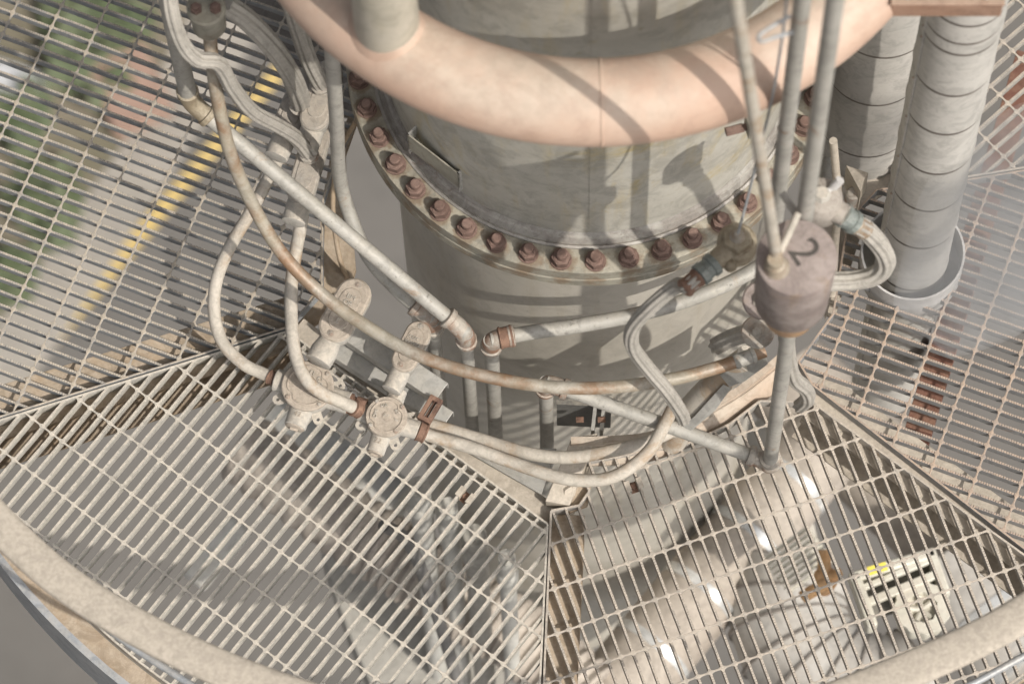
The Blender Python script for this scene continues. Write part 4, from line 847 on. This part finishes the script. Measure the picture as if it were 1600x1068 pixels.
# gored elbow
t = thing('gored_elbow', P(1330, 1000, -2.5), 'insulated duct elbow made of fanned gores below the lower right grating', 'duct elbow')
cc = P(1372, 948, -2.7); rs = []
a0_, a1_ = 2.75, 5.2; ng = 9
for k in range(ng):
    g = G(); ring = []
    for a_ in (a0_+(a1_-a0_)*k/ng, a0_+(a1_-a0_)*(k+.94)/ng, a0_+(a1_-a0_)*(k+1)/ng):
        d = V((math.cos(a_), math.sin(a_), 0)); m_ = cc+d*.25; rr_ = .165*(1.0 if a_ != a0_+(a1_-a0_)*(k+1)/ng else 1.03)
        ring.append([m_+(d*math.cos(b_)+V((0, 0, 1))*math.sin(b_))*rr_ for b_ in np.linspace(0, 2*PI, 33)[:-1]])
    g.rings(ring); obj('gore', g, 'duct_cladding', t)
    g = G(); aa = a0_+(a1_-a0_)*(k+1)/ng; ring = []
    for a_, q_ in ((aa-.012, .99), (aa-.012, 1.045), (aa+.012, 1.045), (aa+.012, .99)):
        d = V((math.cos(a_), math.sin(a_), 0)); m_ = cc+d*.25; ring.append([m_+(d*math.cos(b_)+V((0, 0, 1))*math.sin(b_))*.165*q_ for b_ in np.linspace(0, 2*PI, 33)[:-1]])
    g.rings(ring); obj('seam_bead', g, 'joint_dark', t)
seg_duct(P(1480, 880, -3.2), P(1650, 1090, -3.2), .17, 'duct_cladding', (.4, .75), 'pale clad duct with a bright band at the bottom right corner')
# machine
zm = -1.75; c = P(1404, 916, zm); t = thing('actuator', c-V((0, 0, .1)), 'cream cast actuator with a yellow label below the lower right grating', 'machine')
e1 = unit(P(1460, 890, zm)-P(1345, 925, zm)); e2 = unit(np.cross((0, 0, 1), e1)); Z = V((0, 0, 1))
g = G(); g.box(c+e2*.052, e1*.115, e2*.014, Z*.035); g.box(c-e1*.10-e2*.012, e1*.014, e2*.075, Z*.035); g.box(c+e1*.105-e2*.0, e1*.012, e2*.062, Z*.035); obj('housing', g, 'machine_cream', t, bev=.006)
g = G(); g.box(c-Z*.03, e1*.10, e2*.055, Z*.006); obj('back_plate', g, 'plate_dark', t, smooth=0)
for k, (o2, wd) in enumerate(((.018, .016), (-.022, .022))): g = G(); g.bar(c-e1*.1+e2*o2+Z*.03, c+e1*.11+e2*(o2+.02)+Z*.03, wd, .02); obj('rib', g, 'machine_cream', t, smooth=0, bev=.003)
g = G(); q = c+e1*.035-e2*.075; rs = []
for h, k in ((-.05, .9), (.015, 1.), (.025, .96), (.026, .55), (.0, .5)): rs.append([q+Z*h+(e1*math.cos(b_)+e2*math.sin(b_))*.072*k*(1+.045*math.cos(11*b_)) for b_ in np.linspace(0, 2*PI, 67)[:-1]])
g.rings(rs); obj('cast_drum', g, 'machine_cream', t)
for b_ in (.3, 1.5, 2.8, 4.0, 5.2): g = G(); g.tube([q+Z*.002, q+Z*.01+(e1*math.cos(b_)+e2*math.sin(b_))*.036], .008, 8); obj('spoke', g, 'machine_cream', t)
g = G(); q = c-e1*.045+e2*.052+Z*.0375; g.box(q, e1*.028, e2*.011, Z*.002); obj('label', g, 'label_yellow', t, smooth=0)
zm = -2.0; c = P(1290, 903, zm); t = thing('valve', c-V((0, 0, .1)), 'orange valve handwheel end seen through the lower right grating beside the cream machine', 'valve')
g = G(); g.tube([c-Z*.08, c, c+Z*.01], [.026, .034, .022], 14); g.cyl(c+e2*.01, c+e1*.02+e2*.07, .018, n=12); g.cyl(c-e2*.012, c-e2*.03-e1*.075, .017, n=12); g.cyl(c, c+e1*.04+Z*.02, .012, n=10); obj('body', g, 'valve_orange', t)
# finned pack beside it
t = thing('finned_block', P(1245, 880, -2.5), 'stack of thin parallel fins slanting below the lower right grating', 'radiator')
a_, b_ = P(1215, 900, -2.3), P(1285, 850, -2.3); d = (b_-a_)
for k in range(8):
    g = G(); o_ = unit(np.cross(d, (0, 0, 1)))*(k-4)*.016; g.bar(a_+o_, b_+o_, .006, .03); obj('fin', g, 'machine_cream', t, smooth=0)
# pipes and ribbed duct under the left grating
t = thing('ribbed_duct', P(760, 960, -1.6), 'brown ribbed flexible duct crossing below the lower left grating', 'duct')
q = spline(PP([(380, 700, -2.6), (560, 830, -2.6), (650, 890, -2.6), (740, 950, -2.6), (830, 1010, -2.6), (920, 1090, -2.6)]), 24); g = G()
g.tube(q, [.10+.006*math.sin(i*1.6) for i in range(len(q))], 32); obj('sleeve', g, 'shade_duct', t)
for (x, y, zt_, r, m_, lab) in [(655, 760, -1.4, .028, 'pipe_pale', 'pale upright pipe nearest the small junction box below the grating'), (700, 790, -1.5, .024, 'pipe_pale', 'second pale upright pipe below the lower left grating'), (742, 835, -1.6, .030, 'conduit', 'grey upright pipe below the grating near the frame corner'), (792, 870, -1.5, .022, 'pipe_pale', 'slim pale upright pipe left of the seam beam')]:
    p = P(x, y, zt_); t = thing('pipe', (p[0], p[1], -4.5), lab, 'pipe', 'upright pipes below the lower left grating'); g = G(); g.cyl((p[0], p[1], zt_), (p[0], p[1], -4.5), r, n=20); g.tube([(p[0], p[1], zt_-.2), (p[0], p[1], zt_-.19), (p[0], p[1], zt_-.14), (p[0], p[1], zt_-.13)], [r, r*1.25, r*1.25, r], 20); obj('tube', g, m_, t)
t = thing('cable', P(620, 860, -2), 'dark blue-grey cable between the pale pipes below the grating', 'cable'); g = G(); g.tube(spline(PP([(600, 820, -1.3), (640, 850, -1.5), (680, 950, -1.8), (720, 1080, -2.4)]), 6), .016, 10); obj('cable_core', g, 'cable_dark', t)
# lower deck structure
t = thing('lower_frame', P(560, 950, -3.4), 'pale stepped concrete ledge far below the lower left grating', 'ledge')
for pts_, zz in (([(500, 860, -3.2), (640, 900, -3.2), (700, 1000, -3.2), (720, 1120, -3.2), (600, 1120, -3.2), (540, 980, -3.2)], .2), ([(590, 840, -3.6), (740, 860, -3.6), (860, 1000, -3.6), (860, 1120, -3.6), (700, 1120, -3.6)], .3)):
    g = G(); g.prism(PP(pts_), (0, 0, -zz)); obj('slab', g, 'slab_concrete', t, smooth=0, bev=.01)
t = thing('reflector_lamp', P(330, 880, -3.3), 'bright white-grey metal strip far below the lower left grating', 'light fitting')
a_, b_ = P(375, 815, -3), P(300, 905, -3); g = G(); g.bar(a_, b_, .08, .05); obj('casing', g, 'pipe_pale', t, bev=.01)
seg_duct(P(420, 660, -3.4), P(620, 800, -3.4), .10, 'pipe_pale', (.35, .7), 'wide shaded duct far below the two junction boxes', band_mat='duct_cladding')

t = thing('shade_plate', P(480, 60, -1.2), 'dark plate standing for the shaded deck below the upper left grating beside the pink ring', 'steel plate')
g = G(); g.prism(PP([(325, -80, -1.1), (372, 20, -1.1), (425, 72, -1.1), (470, 125, -1.1), (508, 175, -1.1), (600, 190, -1.1), (660, -80, -1.1)]), (0, 0, -.02)); obj('plate', g, 'joint_dark', t, smooth=0)  # added plate, its dark colour carries the shade below this grating
# steam drifting at the right
g = G(); a_, b_ = P(1660, 190, .1), P(1440, 520, .0); n_ = 14; rs = []
ctr = spline([a_, P(1600, 300, .12), P(1535, 410, .05), b_], 5)
g.tube(ctr, [.03+.17*math.sin(PI*(.08+.84*i/(len(ctr)-1)))**.8 for i in range(len(ctr))], 18)
m = bpy.data.materials.new('steam'); m.use_nodes = True; t_ = m.node_tree; t_.nodes.clear()
o_ = t_.nodes.new('ShaderNodeOutputMaterial'); pv = t_.nodes.new('ShaderNodeVolumePrincipled'); pv.inputs['Color'].default_value = (.97, .97, .97, 1); pv.inputs['Anisotropy'].default_value = .0
ge = t_.nodes.new('ShaderNodeNewGeometry'); no = t_.nodes.new('ShaderNodeTexNoise'); no.inputs['Scale'].default_value = 6; no.inputs['Detail'].default_value = 3; no.inputs['Distortion'].default_value = .6
mr = t_.nodes.new('ShaderNodeMapRange'); mr.inputs[1].default_value = .36; mr.inputs[2].default_value = .72; mr.inputs[3].default_value = 0; mr.inputs[4].default_value = 5.5
t_.links.new(ge.outputs['Position'], no.inputs['Vector']); t_.links.new(no.outputs['Fac'], mr.inputs[0]); t_.links.new(mr.outputs[0], pv.inputs['Density']); t_.links.new(pv.outputs[0], o_.inputs['Volume'])
MATS['steam'] = m
tag(obj('steam', g, 'steam'), 'faint white steam drifting over the right hand grating past the clad duct', 'steam', kind='stuff')
